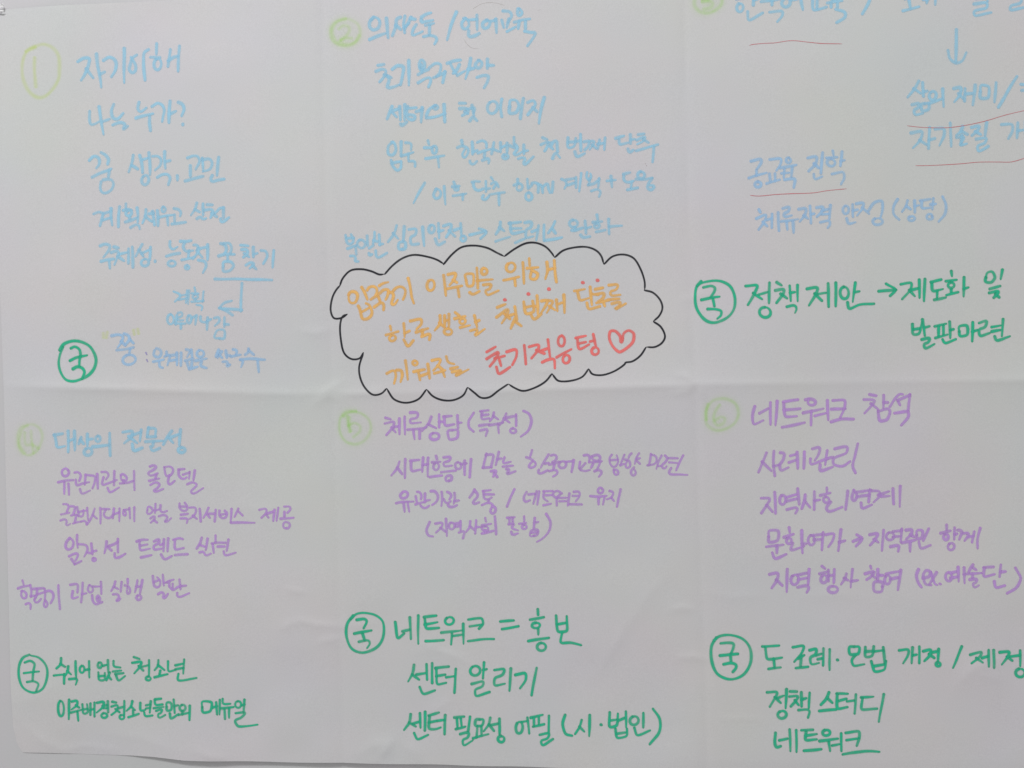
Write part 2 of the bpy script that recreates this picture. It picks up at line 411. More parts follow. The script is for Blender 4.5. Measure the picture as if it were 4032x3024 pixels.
hand = np.random.RandomState(11)
stroke_no = 0
def stroke_mesh(pts, width, halo, thin, V, F, A):
    """one pen stroke as a ribbon that follows the paper's relief"""
    global stroke_no
    stroke_no += 1
    pts = crisp(pts) if not thin else pts
    c = spline(pts, 5.0)
    seg = np.hypot(*(c[1:]-c[:-1]).T); keep = np.r_[True, seg > 0.6]; c = c[keep]
    if len(c) < 2: c = np.vstack([c[0]-[1, 0], c[0]+[1, 0]])
    if not thin:      # small tremor of the hand
        L = np.r_[0, np.cumsum(np.hypot(*(c[1:]-c[:-1]).T))]
        ph = hand.uniform(0, 6.28, 2)
        c = c + 0.55*np.stack([np.sin(L/21+ph[0]), np.sin(L/17+ph[1])], -1)
    t = np.gradient(c, axis=0); t /= (np.hypot(t[:, 0], t[:, 1])[:, None]+1e-9)
    hw = width/2
    # round ends
    caps = [] if thin else [0.97, .8, .45]
    c0 = [c[0]-t[0]*hw*k for k in caps]; c1 = [c[-1]+t[-1]*hw*k for k in reversed(caps)]
    n = len(c)
    C = np.vstack(c0+[c]+c1) if caps else c
    T = np.vstack([t[:1]]*len(caps)+[t]+[t[-1:]]*len(caps)) if caps else t
    L = np.r_[0, np.cumsum(np.hypot(*(C[1:]-C[:-1]).T))]
    ph = hand.uniform(0, 6.28, 3)
    wv_ = 1 + (0.03 if thin else .10)*np.sin(L/37+ph[0]) + (.02 if thin else .05)*np.sin(L/13+ph[1])
    if thin: wv_ = wv_*np.clip(np.minimum(L+8, L[-1]-L+4)/16, .35, 1)
    elif halo < .5:   # the lift-off is often a little thinner than the start
        wv_ = wv_*np.interp(L, [0, L[-1]*.6, L[-1]+.01], [1.05, 1.0, hand.uniform(.66, .95)])
    prof = np.array([math.sqrt(max(0, 1-k*k)) for k in caps]+[1.0]*n+[math.sqrt(max(0, 1-k*k)) for k in reversed(caps)]) if caps else np.ones(n)
    w_ = hw*wv_*np.maximum(prof, .12)
    N = np.stack([-T[:, 1], T[:, 0]], -1)
    # wet start and stop of the stroke, drier middle
    base = 1.0 + .10*np.sin(L/60+ph[2])
    tip = np.clip(1-np.minimum(L, L[-1]-L)/(width*.8), 0, 1)
    den = base*(1+.06*tip)
    if halo >= .7: cross = [(-5.5, 0), (-3.2, .06), (-1.6, .17), (-.9, .62), (0, .85), (.9, .62), (1.6, .17), (3.2, .06), (5.5, 0)]
    elif halo >= .5: cross = [(-2.6, 0), (-1.7, .22), (-.95, .6), (0, .8), (.95, .6), (1.7, .22), (2.6, 0)]
    elif halo > 0: cross = [(-1.8, 0), (-1.15, halo*.8), (-.78, .86), (-.5, 1.02), (.5, 1.02), (.78, .86), (1.15, halo*.8), (1.8, 0)]
    else: cross = [(-1.1, 0), (-.8, 1), (0, 1), (.8, 1), (1.1, 0)]
    lift = 0.26 + 0.014*(stroke_no % 24) + 0.16*L/max(L[-1], 150.0)
    b0 = len(V); m = len(cross)
    for k, (u, dd) in enumerate(cross):
        q = C + N*(w_*u)[:, None]
        hgt = relief(q[:, 0], q[:, 1]) + lift
        W = world_pts(q[:, 0], q[:, 1], hgt)
        if k == 0: grid = np.zeros((len(C), m, 3)); at = np.zeros((len(C), m, 3))
        grid[:, k] = W; at[:, k, 0] = dd*den; at[:, k, 1] = tip*.75*min(1, dd)
    V.extend(grid.reshape(-1, 3).tolist()); A.extend(at.reshape(-1, 3).tolist())
    for i in range(len(C)-1):
        for k in range(m-1):
            a0 = b0+i*m+k
            F.append((a0, a0+m, a0+m+1, a0+1))

def ellipse(cx, cy, rx, ry):
    a0 = -1.9 + hand.uniform(-.4, .4); k = np.arange(11)
    a = a0 - k/10*6.22
    r = 1 + .04*np.sin(k*1.3+a0)
    return [(cx+rx*r[i]*math.cos(a[i]), cy+ry*r[i]*math.sin(a[i])) for i in range(11)]

STROKES = '''
@0 130 1000 10 lime 9
#circled_number|pale lime circled 1 beside the top left blue heading
22 16 30 12 38 10 46 13 51 20 52 30 51 40 45 50 39 55 33 56 26 52 21 43 19 33 20 22 24 15 31 12;30 21 30 34 31 47
@0 130 1000 10 blue 12
#handwritten_word|blue word reading 자기이해 beside the circled 1
68 25 73 22 78 22 77 28 74 36 71 41;75 31 78 35 81 39;84 18 85 27 87 38 88 47;87 36 91 34;90 24 95 21 99 22 101 26 100 33 97 38;108 13 108 28 108 43;119 19 115 22 113 28 112 32 115 35 118 33 118 28 116 24 114 21;129 14 125 17 125 28 126 41;136 9 136 18;131 21 136 21 139 21;o 137 27 3 5;148 14 147 22 146 29;146 24 151 21 155 20;156 11 155 22 155 33
#handwritten_word|blue word reading 나는
78 68 78 75 79 80 83 79 86 77;86 64 88 76 90 88;89 77 95 75;99 62 97 68 98 74 102 75 107 70;98 80 104 78 109 79 107 84 111 81
#handwritten_word|blue word reading 누가?
121 60 120 66 122 69 127 65;118 74 125 72 133 70;130 72 130 78 131 85;132 64 137 61 141 62 143 67 142 72 141 77;148 59 147 68 147 78;147 71 153 68;155 60 159 62 160 66 158 72;159 79 159 80
@300 560 800 10 blue 11.5
#handwritten_word|blue word reading 꿈
14 20 18 16 22 15 25 18 25 24 22 28;27 11 32 14 35 19 34 24;17 38 25 34 34 31 38 29;36 30 35 38;29 41 34 40 39 41 41 46 38 52 33 55 28 55 26 50 27 43
#handwritten_word|blue word reading 생각 with a dot after it
62 14 61 21 57 32;60 25 64 27 67 29;69 14 71 23 72 33;71 19 78 17;79 11 80 22 80 35;o 75 41 4 5;83 15 89 15 92 19 91 25 86 30;96 10 96 19 97 28;97 21 102 20;88 38 94 35 100 35 102 39 100 46;110 36 110 41
#handwritten_word|blue word reading 고민
121 17 127 15 132 15 134 20 130 29;124 25 124 32 124 37;118 42 126 40 138 37;137 17 138 31;137 19 145 18 148 22 146 29 138 32;155 16 154 26 153 36;148 36 146 40 148 43 154 41 161 40
#handwritten_word|blue word reading 계획세우고
19 78 24 76 29 77 28 83 26 91;29 78 38 75;29 85 38 82;38 72 38 81 39 90;47 70 46 80 46 92;54 67 54 72;51 74 56 73 60 74;o 57 77 3 3;58 80 58 84;53 87 60 85 66 82;66 71 67 80 67 87;59 93 64 90 68 90 69 94;76 73 75 80 72 88;75 80 79 84 82 86;83 75 84 82 85 90;88 74 89 82 89 91;79 78 84 77;o 95 73 2 3;89 82 98 80 105 79;99 81 100 90;106 72 111 73 114 76 113 80;107 79 107 87;104 89 111 88 119 87
#handwritten_word|blue word reading 실천
131 66 129 73 125 79;129 73 134 76;138 67 138 79;131 83 135 81 138 84 141 83;142 68 148 68;139 74 146 73 149 75 146 82;147 77 153 81;151 77 157 71 160 72;160 71 160 82;157 83 158 87 166 82
#handwritten_word|blue word reading 주체성 with a dot after it
26 113 31 111 37 112 36 117 30 125;27 130 34 128 41 127;36 129 37 137;41 114 46 115;38 120 45 118 46 121 44 128 42 133;45 124 52 129;47 122 56 120;57 116 57 132;61 114 62 136;72 111 68 118 65 124;68 117 73 124;71 121 80 117;81 114 80 128;o 75 131 4 4;86 129 86 130
#handwritten_word|blue word reading 능동적
102 108 102 113 105 117 110 114;98 124 105 122 113 121;o 104 132 4 3;113 108 120 108 125 107;118 109 116 114 119 119 127 118;123 118 122 125;115 128 121 127 129 125;o 121 136 2 2;128 112 132 112 133 118 127 127;131 118 137 125;132 116 143 114;143 111 143 128;133 128 140 130 142 134 138 142
#handwritten_word|underlined blue word reading 꿈
157 110 162 112 164 117 161 122;160 110 167 110 169 115 168 121;155 124 163 122 172 122;165 124 165 128;160 130 160 141 168 140 172 134 168 130 160 130
#handwritten_word|underlined blue word reading 찾기
179 112 187 113;180 117 186 117 187 121 182 125;183 121 188 125;193 114 193 125;193 122 197 121;185 134 190 131 194 132 189 137;192 134 196 138;201 118 207 119 208 124 204 132;215 118 214 136
#underline|thick blue underline above the bent arrow
151 149 175 149 213 150
@200 940 900 10 blue 11
#arrow|blue arrow bending down and to one side under the underline
185 43 184 57 184 70;185 69 172 68 163 67;163 67 168 62 175 60;163 67 170 70 176 74
@200 940 900 10 blue 8.5
#handwritten_word|small blue word reading 계획 beside the bent arrow
119 51 124 53 126 55 120 61;125 55 131 54;124 59 131 58;132 50 131 62;134 50 133 63;139 47 140 51;136 53 143 53;o 140 56 2.5 2;140 58 140 60;136 61 148 60;148 51 147 61;141 64 147 65 146 69
@200 940 900 10 blue 10
#handwritten_word|small blue word reading 이루어나감
o 116 78 3 5;122 74 121 83;123 72 127 71 127 75 123 76 123 79 128 79;120 82 130 82;126 82 126 87;o 134 78 2 4;136 77 140 75;141 74 140 83;145 75 145 80 150 81;152 76 151 88;151 80 155 78;158 77 163 76 163 80 159 84;168 76 168 85;168 83 172 83;161 88 158 96 168 97 168 88 161 88
@200 940 900 10 lime 8
#quotation_mark|pale lime opening quotation mark
51 91 51 96;55 90 54 96
#quotation_mark|pale lime closing quotation mark
80 88 81 93;84 87 85 92
@200 940 900 10 blue2 11
#handwritten_word|blue word reading 쭝 between lime quotation marks
59 94 65 93 70 94 69 99 65 105;71 92 76 94 76 98 72 103;68 99 72 103;76 97 80 101;64 108 72 107 80 105;77 107 76 112;o 76 117 6 5
@200 940 900 10 purple2 6
#colon|small violet colon before the blue words 은혜갚은
92 110 93 112;93 117 94 119
@200 940 900 10 blue2 11
@560 1340 510 17.417 blue2 11
#handwritten_word|blue word reading 은혜갚은
12 10 11 15 16 17 19 13 18 9 14 8;11 21 17 20 21 19;17 22 17 26 20 27;24 11 24 15;22 16 27 14 26 20 25 24;27 15 34 14;28 20 34 19;34 12 34 24;38 12 38 25;43 9 47 10 44 16;48 9 49 17;42 20 50 18;44 21 46 28;49 20 48 27;46 28 54 26;o 57 13 3.5 3.5;52 20 63 18;58 21 57 25 63 27
@200 940 900 10 blue2 11
@560 1340 510 17.417 blue2 11
#handwritten_word|blue word reading 쌀국수
75 9 72 16;74 13 78 17;78 11 74 17;82 10 83 17;83 15 86 15;79 21 84 21 83 26 86 24;89 9 93 10 92 14;87 16 96 14;96 19 99 20 97 26;104 8 104 11 101 14;104 10 109 14;96 19 108 18 120 19;113 19 114 31
@200 940 900 10 blue2 11
@200 940 900 10 green 11
#circled_character|green circled 국 under the blue word 쭝
9 108 13 102 21 99 30 100 38 104 42 110 44 118 42 126 37 132 30 136 22 138 15 136 10 129 8 121 9 112 12 105;20 106 24 104 28 107 29 112 28 118 28 123;19 118 25 115 35 113;22 126 26 124 31 125 33 129 31 135
@0 1500 1400 1 mint 9
#circled_number|faded mint circled 4
170 275 130 290 108 340 112 410 140 455 185 462 225 435 250 390 262 340 240 290 195 270 150 285 125 330 118 400 150 450;150 320 150 360 158 400 200 392;190 310 195 370 205 450;205 400 240 420
@0 1500 1400 1 blue 12
#handwritten_word|blue word reading 대상의
335 335 390 328;340 335 350 380 355 415 400 405;425 310 425 440;425 375 460 360;465 310 465 430;505 350 490 390;500 365 520 390;545 330 545 400;545 365 575 360;o 548 440 25 22;o 610 360 14 18;575 410 680 398;682 325 686 465
#handwritten_word|blue word reading 전문성
765 318 825 312 815 350 775 385;800 345 850 385;820 340 875 318;878 305 870 372;822 392 830 436 885 415;925 290 915 348;922 295 968 295 965 345;915 348 968 345;905 378 1010 372;955 380 950 405;935 408 945 435 995 418;1070 310 1040 350 1015 395;1045 350 1075 385;1060 350 1115 330;1122 300 1115 400;o 1128 430 20 17
@0 1500 1400 1 purple 10
@220 1820 600 10 purple 9.5
#handwritten_word|purple word reading 유관기관의
12 9 16 9 19 14 18 19 13 21 9 18 9 13 12 9;3 29 14 27 25 26;12 29 12 46;18 31 19 47;27 15 33 14 36 19 34 27;29 25 30 34 39 31 48 29;43 18 42 32;35 39 37 46 49 41;43 18 51 19 57 20 56 29 53 38;60 17 61 38;66 14 73 14 77 18 73 25;69 22 67 33 77 30 88 26;85 13 84 33;75 37 78 44 91 37;94 19 97 17 103 22 101 28 95 26 94 20;93 31 103 30 112 27;98 26 98 30;113 13 114 40
@0 1500 1400 1 purple 10
@220 1820 600 10 purple 9.5
#handwritten_word|purple word reading 롤모델
136 6 142 4 146 7 140 12 133 16 137 20 147 16;145 18 144 24;135 27 149 24;137 33 145 29 151 32 146 38 141 41 144 43 155 39;157 7 159 20 164 21 169 15 170 9 165 6 158 7;164 19 162 30 165 33 172 27;177 11 186 10;178 12 178 20 184 25 189 22;184 18 193 15;194 14 193 24;201 12 199 26;190 32 198 29 205 33 200 38 195 43 199 46 213 38
@0 1500 1400 1 purple 10
@220 1965 480 10 purple 9
#handwritten_word|purple word reading 글로벌시대에
13 9 21 9 23 14 20 23;9 28 24 25;8 39 16 36 20 40 18 46 21 48 26 45;27 13 35 14 34 21 31 28;28 30 38 28 41 31;37 30 34 42;31 44 38 42 45 41;38 14 40 23 42 30 47 33 50 27 50 20;40 24 48 22 56 21;57 16 58 37;46 41 51 39 55 42 56 46;56 46 62 38 67 28 70 18;67 29 74 35;80 16 81 30 81 44;84 18 97 18;90 20 86 28 90 34 98 34 104 28;105 17 103 35;105 28 115 24;115 17 115 40;123 20 122 27 126 32 127 26 124 20;124 20 132 19;133 16 134 35;142 15 142 40
@0 1500 1400 1 purple 10
@220 1965 480 10 purple 9
#handwritten_word|purple word reading 맞는
166 13 165 27 171 27 176 21 172 16 166 13;180 9 179 25;179 21 187 19;171 35 177 31 180 33 176 39 172 43;177 38 183 43;189 11 189 21 193 25 201 22;186 31 195 29 202 32 200 38 196 42 202 41 208 35
@0 1500 1400 1 purple 10
@690 1960 500 17.417 purple 9.5
#handwritten_word|purple word reading 복지서비스
4 6 4 10 7 13 11 13 12 9 9 5;5 9 11 9;5 17 12 16;5 21 12 21 11 25;14 10 20 10 20 15 17 19 14 21;17 18 21 21;24 11 25 24;33 10 31 15 28 20;31 16 34 20;33 16 39 16;40 12 39 24;44 13 44 18 47 21 51 19 51 15 49 13;45 17 51 16;56 11 55 24;63 11 61 15 59 19;63 14 67 18;55 25 65 25 79 25
@0 1500 1400 1 purple 10
@690 1960 500 17.417 purple 9.5
#handwritten_word|purple word reading 제공
84 12 91 11 91 15 86 20;90 16 93 20;92 16 98 14;99 12 98 23;103 10 101 23;109 9 115 9 115 12 112 15;109 14 109 19;105 21 118 20;108 25 108 30 113 31 115 27 112 24 108 25
@0 1500 1400 1 purple 10
@240 2090 400 17.417 purple 10
#handwritten_word|purple word reading 앞장
11 9 7 14 6 20 9 24 14 21 16 15 13 10 10 10;20 5 20 13 21 21;22 17 27 17 32 18 33 23 31 28 29 32;33 27 37 28;38 16 39 29;39 26 44 25;10 32 16 29 21 28 20 33 18 37;13 35 17 41;17 42 25 38;o 41 36 2 2
@0 1500 1400 1 purple 10
@240 2090 400 17.417 purple 10
#handwritten_word|purple word reading 선
57 13 56 20 54 28;58 20 63 25;60 19 66 17 71 14;71 10 71 27;67 28 67 34 73 33 80 29
@0 1500 1400 1 purple 10
#handwritten_word|purple word reading 트렌드
848 1000 880 990 915 988;865 995 870 1055 930 1045;868 1025 915 1018;875 1098 940 1085;955 1000 990 985 985 1010 955 1025 955 1050 1000 1045;995 1020 1015 1012;1018 985 1015 1060;1045 980 1040 1060;1000 1080 1020 1112 1065 1090;1075 990 1115 980 1135 985;1085 990 1085 1050 1140 1040;1085 1085 1165 1078
@690 1960 500 17.417 purple 10
#handwritten_word|purple word reading 실현
26 40 24 46 21 51;24 47 29 49;32 41 30 52;24 55 28 54 30 58 35 56;40 38 40 45;36 46 43 45 50 45;37 46 38 55;42 49 49 49;53 42 51 53;48 54 49 58 60 55
@0 1500 1400 1 purple 10
@50 2250 400 10 purple 9.5
#handwritten_word|purple word reading 학령기
20 20 23 29;10 38 20 34 34 31;19 43 17 50 19 57 24 60 29 56 28 48 23 43 18 43;37 30 40 44 39 56;38 54 46 53;27 72 34 69 38 73 38 82;43 39 52 38 51 49 49 58;46 62 48 68 54 67 61 60;52 50 46 62;52 38 66 37;54 50 68 46;69 38 70 50 69 62;70 64 67 72 69 79 74 76 75 68 70 63;70 45 80 42 88 47 88 57 82 69;99 30 100 55 102 82
@0 1500 1400 1 purple 10
@50 2250 400 10 purple 9.5
#handwritten_word|purple word reading 과업
125 29 139 27 141 31 140 46;130 43 128 60 141 56;152 25 151 45 148 67;150 50 159 48;166 30 163 38 165 45 171 46 175 40 172 34 167 30;173 33 188 33;191 23 192 49;172 52 174 65 180 73 187 70 194 67;184 53 182 62 186 67 190 62 187 54 184 53
@0 1500 1400 1 purple 10
@400 2250 400 10 purple 10
#handwritten_word|purple word reading 실행
29 22 26 32 20 43;26 34 35 39;43 23 41 44;24 50 32 50 37 54 35 60 30 65 36 65 40 60;56 17 56 27;50 31 57 33 62 40 60 47 55 50 54 42 55 34;77 20 75 32 72 45;74 34 84 33;88 19 86 32 83 48;o 80 57 5 5
@0 1500 1400 1 purple 10
@400 2250 400 10 purple 10
#handwritten_word|purple word reading 발판
111 10 112 22 114 32 120 36 126 31 127 20 121 13;113 24 125 19;133 8 135 30;135 25 141 24;122 50 131 45 136 50 133 57 138 58 144 49;142 23 149 20 156 18;146 22 147 33;154 27 154 40;148 34 155 42 164 35 172 31;169 18 171 39;171 32 183 31;164 47 165 55 172 55 190 48
@0 1500 1400 1 purple 10
@0 2300 1400 1 green 9
#circled_character|green circled 국 beside the words 수식어 없는 청소년
180 440 140 460 115 510 115 580 145 650 205 675 265 650 292 580 285 510 240 460 190 445;150 490 185 480 215 495 205 545 200 600;145 555 240 545;165 610 205 605 240 620 225 665
#handwritten_word|green word reading 수식어
380 460 375 500 350 525;375 495 405 515;335 570 410 560;400 560 398 620;425 510 420 545 405 570;418 540 440 560;470 480 472 580;430 590 480 590 470 625;o 510 530 14 22;525 535 555 530;552 480 555 580
#handwritten_word|green word reading 없는
o 618 505 12 18;640 510 660 505;670 475 672 550;610 550 615 600 650 600 650 555;613 575 648 572;680 550 660 600;672 575 690 595;705 480 705 515 745 520;700 545 750 540;715 560 765 555;720 570 735 605 775 575
#handwritten_word|green word reading 청소년
830 455 865 465;820 490 880 485 865 520 835 555;860 510 890 540;885 515 920 505;925 475 925 570;o 920 588 15 12;985 475 980 510 960 535;980 505 1020 535;995 540 990 570;960 580 1040 562;1045 480 1045 545 1090 535;1090 505 1140 495;1090 530 1140 520;1145 470 1140 555;1110 560 1105 600 1220 585
#handwritten_word|green word reading 이주배경청소년들만의
o 378 775 18 50;430 720 425 840;445 730 480 725 475 755 445 780;470 755 490 770;440 800 500 785;480 795 485 850;510 750 515 810 545 800 540 750;515 780 540 778;560 745 560 815;560 785 580 780;585 740 585 825;600 740 645 735 635 770 600 800;635 760 665 755;640 775 665 775;668 730 668 800;o 645 820 18 15;695 735 720 740;690 765 730 755 720 790 690 815;715 780 740 800;735 775 765 765;770 730 768 820;o 755 830 14 14;820 730 810 765 785 790;812 765 835 785;825 790 825 820;795 830 860 810;870 740 872 790 900 785;905 755 930 750;905 775 930 770;935 730 930 800;895 800 900 825 945 820;960 720 1000 715;960 720 965 755 1010 750;955 775 1015 765;970 790 1010 780 1000 805 980 810 985 835 1025 815;1035 735 1035 790 1065 785 1065 740 1035 735;1080 720 1085 800;1085 760 1105 755;1055 805 1060 840 1110 810;o 1135 770 18 20;1110 815 1175 800;1135 790 1135 812;1180 755 1180 845
#handwritten_word|green word reading 메뉴얼
1255 730 1260 800 1310 790 1320 735 1255 730;1320 770 1350 760;1345 735 1350 810;1368 720 1365 810;1385 715 1385 745 1430 745;1370 775 1450 765;1395 775 1400 840;1425 770 1425 830;o 1480 750 18 22;1500 755 1520 750;1520 720 1515 795;1465 805 1525 800 1500 830 1460 850 1480 888 1600 875
@1280 0 900 10 mint 10
#circled_number|faded mint circled 2 beside the blue heading 의사소통
20 18 12 20 6 26 5 33 8 40 15 44 24 44 31 39 34 32 32 24 27 20 20 18 11 22 7 30 10 40 18 43 28 41 33 34;13 28 17 25 22 25 24 29 21 34 13 40 19 37 26 37
@1280 0 900 10 blue 12.5
#handwritten_word|blue word reading 의사소통 in the heading beside the circled 2
47 16 43 21 43 26 46 29 51 27 53 22 52 18 47 16 44 19;43 38 50 35 58 32;59 17 60 27 61 36;73 16 69 18 68 25 65 34;68 24 73 28;77 15 76 23 77 31;76 26 81 22;83 16 80 22 77 28;82 17 87 18;88 23 85 28 84 34 90 32 94 30;93 16 98 13 102 12;93 18 93 21 98 20 104 19;97 24 105 22;101 24 101 33;95 35 101 34 107 35 108 38 106 42
#handwritten_word|blue word reading 언어교육 after the slash
127 11 122 24 118 38;136 17 132 22 133 27 136 28 139 24 138 18 134 17;138 19 147 18;147 14 147 28;139 29 139 35 145 34 149 32;157 19 152 22 153 27 158 26 160 21 156 19;160 20 165 19;165 18 166 31;172 10 179 11 181 15 177 21;171 19 173 26;178 18 176 26;176 30 184 26;187 8 186 13 188 15 191 12 188 8;183 21 190 19 198 18;188 20 187 27;194 20 194 27;193 30 199 31 204 31 201 37 196 44
#handwritten_word|blue word reading 초기
51 63 57 62;49 69 55 67 59 68 57 74 53 79;57 72 64 75;60 73 62 77 60 85 66 84 71 82;65 67 70 63 76 64 75 72 73 82;81 58 81 70 81 82
#handwritten_word|blue word reading 욕구파악
93 57 91 62 92 68 96 66 96 60 93 57;90 72 95 69 100 67;93 62 94 70;90 80 97 76 102 75 102 79 100 84;101 65 107 61 112 62 111 70 108 74;105 75 112 72 116 70;116 69 114 80;118 61 124 59 131 58;121 61 124 67 127 71;130 62 127 68 124 71;128 73 135 69;141 56 139 66 136 76;138 67 144 66;149 58 145 62 147 66 151 65 152 60 148 58;157 57 157 66;157 63 163 63;147 75 153 73 158 73 157 79 154 85
#handwritten_word|blue word reading 센터의
65 103 63 108 60 115;64 108 69 113;66 107 72 105;72 103 73 116;77 101 77 116;73 120 74 122 79 118;80 103 79 108 80 115 86 116 87 112 81 111;79 105 88 104;88 108 94 106;94 104 93 118;107 102 101 106 98 112;o 107 104 2 2;98 114 107 113 116 110;115 101 116 118
#handwritten_word|blue word reading 첫
130 100 136 100;130 105 137 105 139 108 133 112;135 108 138 110;137 106 145 104 144 109;142 102 144 112;140 117 143 113 147 117
#handwritten_word|blue word reading 이미지
o 162 104 5 6;171 96 170 104 171 113;179 97 178 110 185 109 188 102 185 97 179 97;192 95 190 105 189 115;196 99 202 97 204 101 200 106 196 111;201 104 205 108;212 94 209 106 207 119
@1480 500 1200 1 blue 11.5
#handwritten_word|blue word reading 입국
125 110 90 140 90 200 125 205 145 165 135 115 115 110;185 105 182 210;110 240 120 280 155 320 180 300 185 250;115 262 180 250;215 115 255 120 255 165;185 210 270 185;235 195 235 235;240 250 285 250 285 285
#handwritten_word|blue word reading 후
378 100 385 125;350 150 400 150;o 425 165 18 28;360 230 430 218 495 210;452 220 458 290
@1780 520 460 10 blue 11.5
#handwritten_word|blue word reading 한국생활
18 16 20 25;10 30 18 27 26 29 31 33 30 40 26 47 22 49 20 43 24 34;38 19 39 30 39 42;40 38 48 35;34 55 35 60 41 62 47 56;48 20 57 17 65 20 65 29;49 40 60 36 73 33;62 37 61 48;57 54 66 50 70 52 69 59;79 20 77 33 75 42;78 33 88 37;92 20 92 38;94 29 103 25;104 21 104 40;o 101 47 5 4;117 10 117 24;109 26 118 30;119 24 124 30 120 37 116 42 123 43 134 37;136 24 136 41;137 36 143 35;125 51 134 48 139 51 135 57 137 62 143 58 154 47
@1480 500 1200 1 blue 11.5
@1780 520 460 10 blue 11.5
#handwritten_word|blue word reading 첫 before 번째
171 10 180 14;168 24 180 19 188 20;182 20 179 30 175 36;184 26 191 32;187 26 192 18 198 16 199 26 200 37;190 50 193 42 196 39 200 43 204 48
@1480 500 1200 1 blue 11.5
#handwritten_word|blue word reading 번째
1395 75 1395 150 1440 140 1450 80;1395 110 1445 105;1455 105 1485 95;1485 50 1490 170;1445 175 1460 215 1515 190;1510 105 1550 100 1540 140 1515 165;1550 100 1590 100 1575 130 1555 160;1570 125 1600 150;1625 90 1610 155;1610 120 1650 115;1665 75 1660 160
#handwritten_word|blue word reading 단추 ending the third line
1740 80 1800 60;1765 85 1770 125 1835 110;1850 50 1850 115;1850 90 1880 85;1830 155 1840 185 1870 165;1905 50 1950 45;1895 90 1960 65 1940 100 1900 120;1940 85 1980 110;1890 170 1970 145 2050 125;2020 140 2010 250
#handwritten_word|blue slash and word reading 이후
355 405 310 480 275 550;440 450 420 490 430 520 460 515 475 480 455 450 430 455;495 430 505 560;565 400 575 425;555 435 605 430;o 585 450 14 12;560 500 655 485;632 490 630 530
@1830 660 390 17.417 blue 11
#handwritten_word|blue word reading 단추 after 이후
9 19 14 18 19 18;11 20 12 27 17 30 24 27;27 18 27 31;28 28 32 27;24 36 22 40 26 42 31 37;34 13 36 16;34 21 39 18 43 25;40 22 37 27;32 35 42 33 51 32;44 34 44 48
@1480 500 1200 1 blue 11.5
@1830 660 390 17.417 blue 11
#handwritten_word|blue word reading 함께
68 15 68 20;63 23 70 20 74 23 73 28 69 30 66 27 68 22;80 15 81 27;82 26 86 22;o 82 37 4 5;86 20 91 19 94 22 94 32;94 21 99 23 100 32;100 25 106 20 107 26 109 32;113 18 112 32
@1480 500 1200 1 blue 11.5
@2190 640 430 17.417 blue 11
#handwritten_word|blue word reading 계획
6 19 11 21 12 25 10 30;12 20 21 18;13 26 22 23;23 17 23 29;29 12 28 24 27 33;36 11 35 17 38 20 41 17 40 13;38 20 40 17;39 20 38 25;37 26 44 24 50 19;50 18 49 28;41 33 48 31 52 33 50 39
@1480 500 1200 1 blue 11.5
@2190 640 430 17.417 blue 11
#handwritten_word|blue plus sign
59 21 69 20;64 15 65 28
@1480 500 1200 1 blue 11.5
@2190 640 430 17.417 blue 11
#handwritten_word|blue word reading 도움
78 13 86 11;79 14 79 20 83 23 90 21;88 22 87 29;83 31 95 29;o 99 14 4 4;93 19 103 19 112 17;112 18 108 23 106 29 111 32 115 27 109 26
@1480 500 1200 1 blue 11.5
#handwritten_word|blue word reading 심리안정
150 715 130 780 90 835;125 770 160 810;205 720 200 830;165 840 165 890 215 885 215 835 165 840;240 745 295 740 290 780 250 800 255 855 310 850;340 725 350 860;o 405 740 22 30;455 700 458 805;455 760 490 750;430 810 450 860 500 835;490 720 550 705 540 750 510 800;530 750 575 795;565 750 610 735;615 700 620 790;o 635 810 18 20
#arrow|blue arrow pointing from 심리안정 towards 스트레스
680 785 740 770 800 760;750 740 805 760 760 810
#handwritten_word|blue word reading 스트레스 between the arrow and 완화
905 690 900 730 870 780;895 730 930 755;870 830 970 800;965 700 1050 690;975 695 985 775 1070 760;975 740 1055 735;1010 840 1085 810;1080 695 1130 690 1125 730 1090 745 1090 805 1140 795;1130 760 1170 745;1180 715 1165 820;1220 710 1220 825;1300 685 1285 720 1250 770;1280 735 1305 770;1225 825 1290 815 1350 800
#handwritten_word|blue word reading 완화
o 1435 700 28 28;1420 750 1440 750 1500 730;1445 725 1445 750;1520 680 1525 770;1525 735 1560 725;1485 780 1500 800 1555 795;1605 635 1610 670;1575 690 1640 685;o 1605 715 18 16;1600 760 1665 745;1690 665 1695 775;1695 720 1785 715
@1280 0 900 10 graphite 1.2
#pen_curve|faint thin pencil arc above the blue word 언어교육
143 8 152 3 160 2 168 3 174 5
#pen_curve|faint thin pencil arc below the blue word 언어교육
134 37 137 42 142 46 149 47
#pen_tick|tiny brown tick near the word 언어교육
206 10 207 9 209 9
@1480 500 1200 1 darkred 3.5
#pen_dots|two tiny dark red dots under the word 단추
1955 263 1960 266;1965 276 1968 281
@1280 920 1400 1 blue 11
@1340 900 300 17.417 blue 10.5
#handwritten_word|small crowded blue word reading 불안한 before 심리안정
9 11 10 18 12 25 17 27 21 24 22 18 18 10;11 17 23 16;12 34 20 31 27 28;26 31 27 43;17 46 24 46 26 50 24 55 30 55;33 19 28 23 29 30 35 33 41 31 42 24 38 19 32 19;45 12 46 29;48 33 55 28;57 6 57 15 55 25;65 10 66 28;55 20 62 22;65 27 71 26;48 41 49 45 53 43;59 37 60 45 63 49 71 45 78 41
@1280 920 1400 1 blue 11
@1280 920 1400 1 black 7.9
#cloud_outline|black hand drawn scalloped cloud around the orange and red words
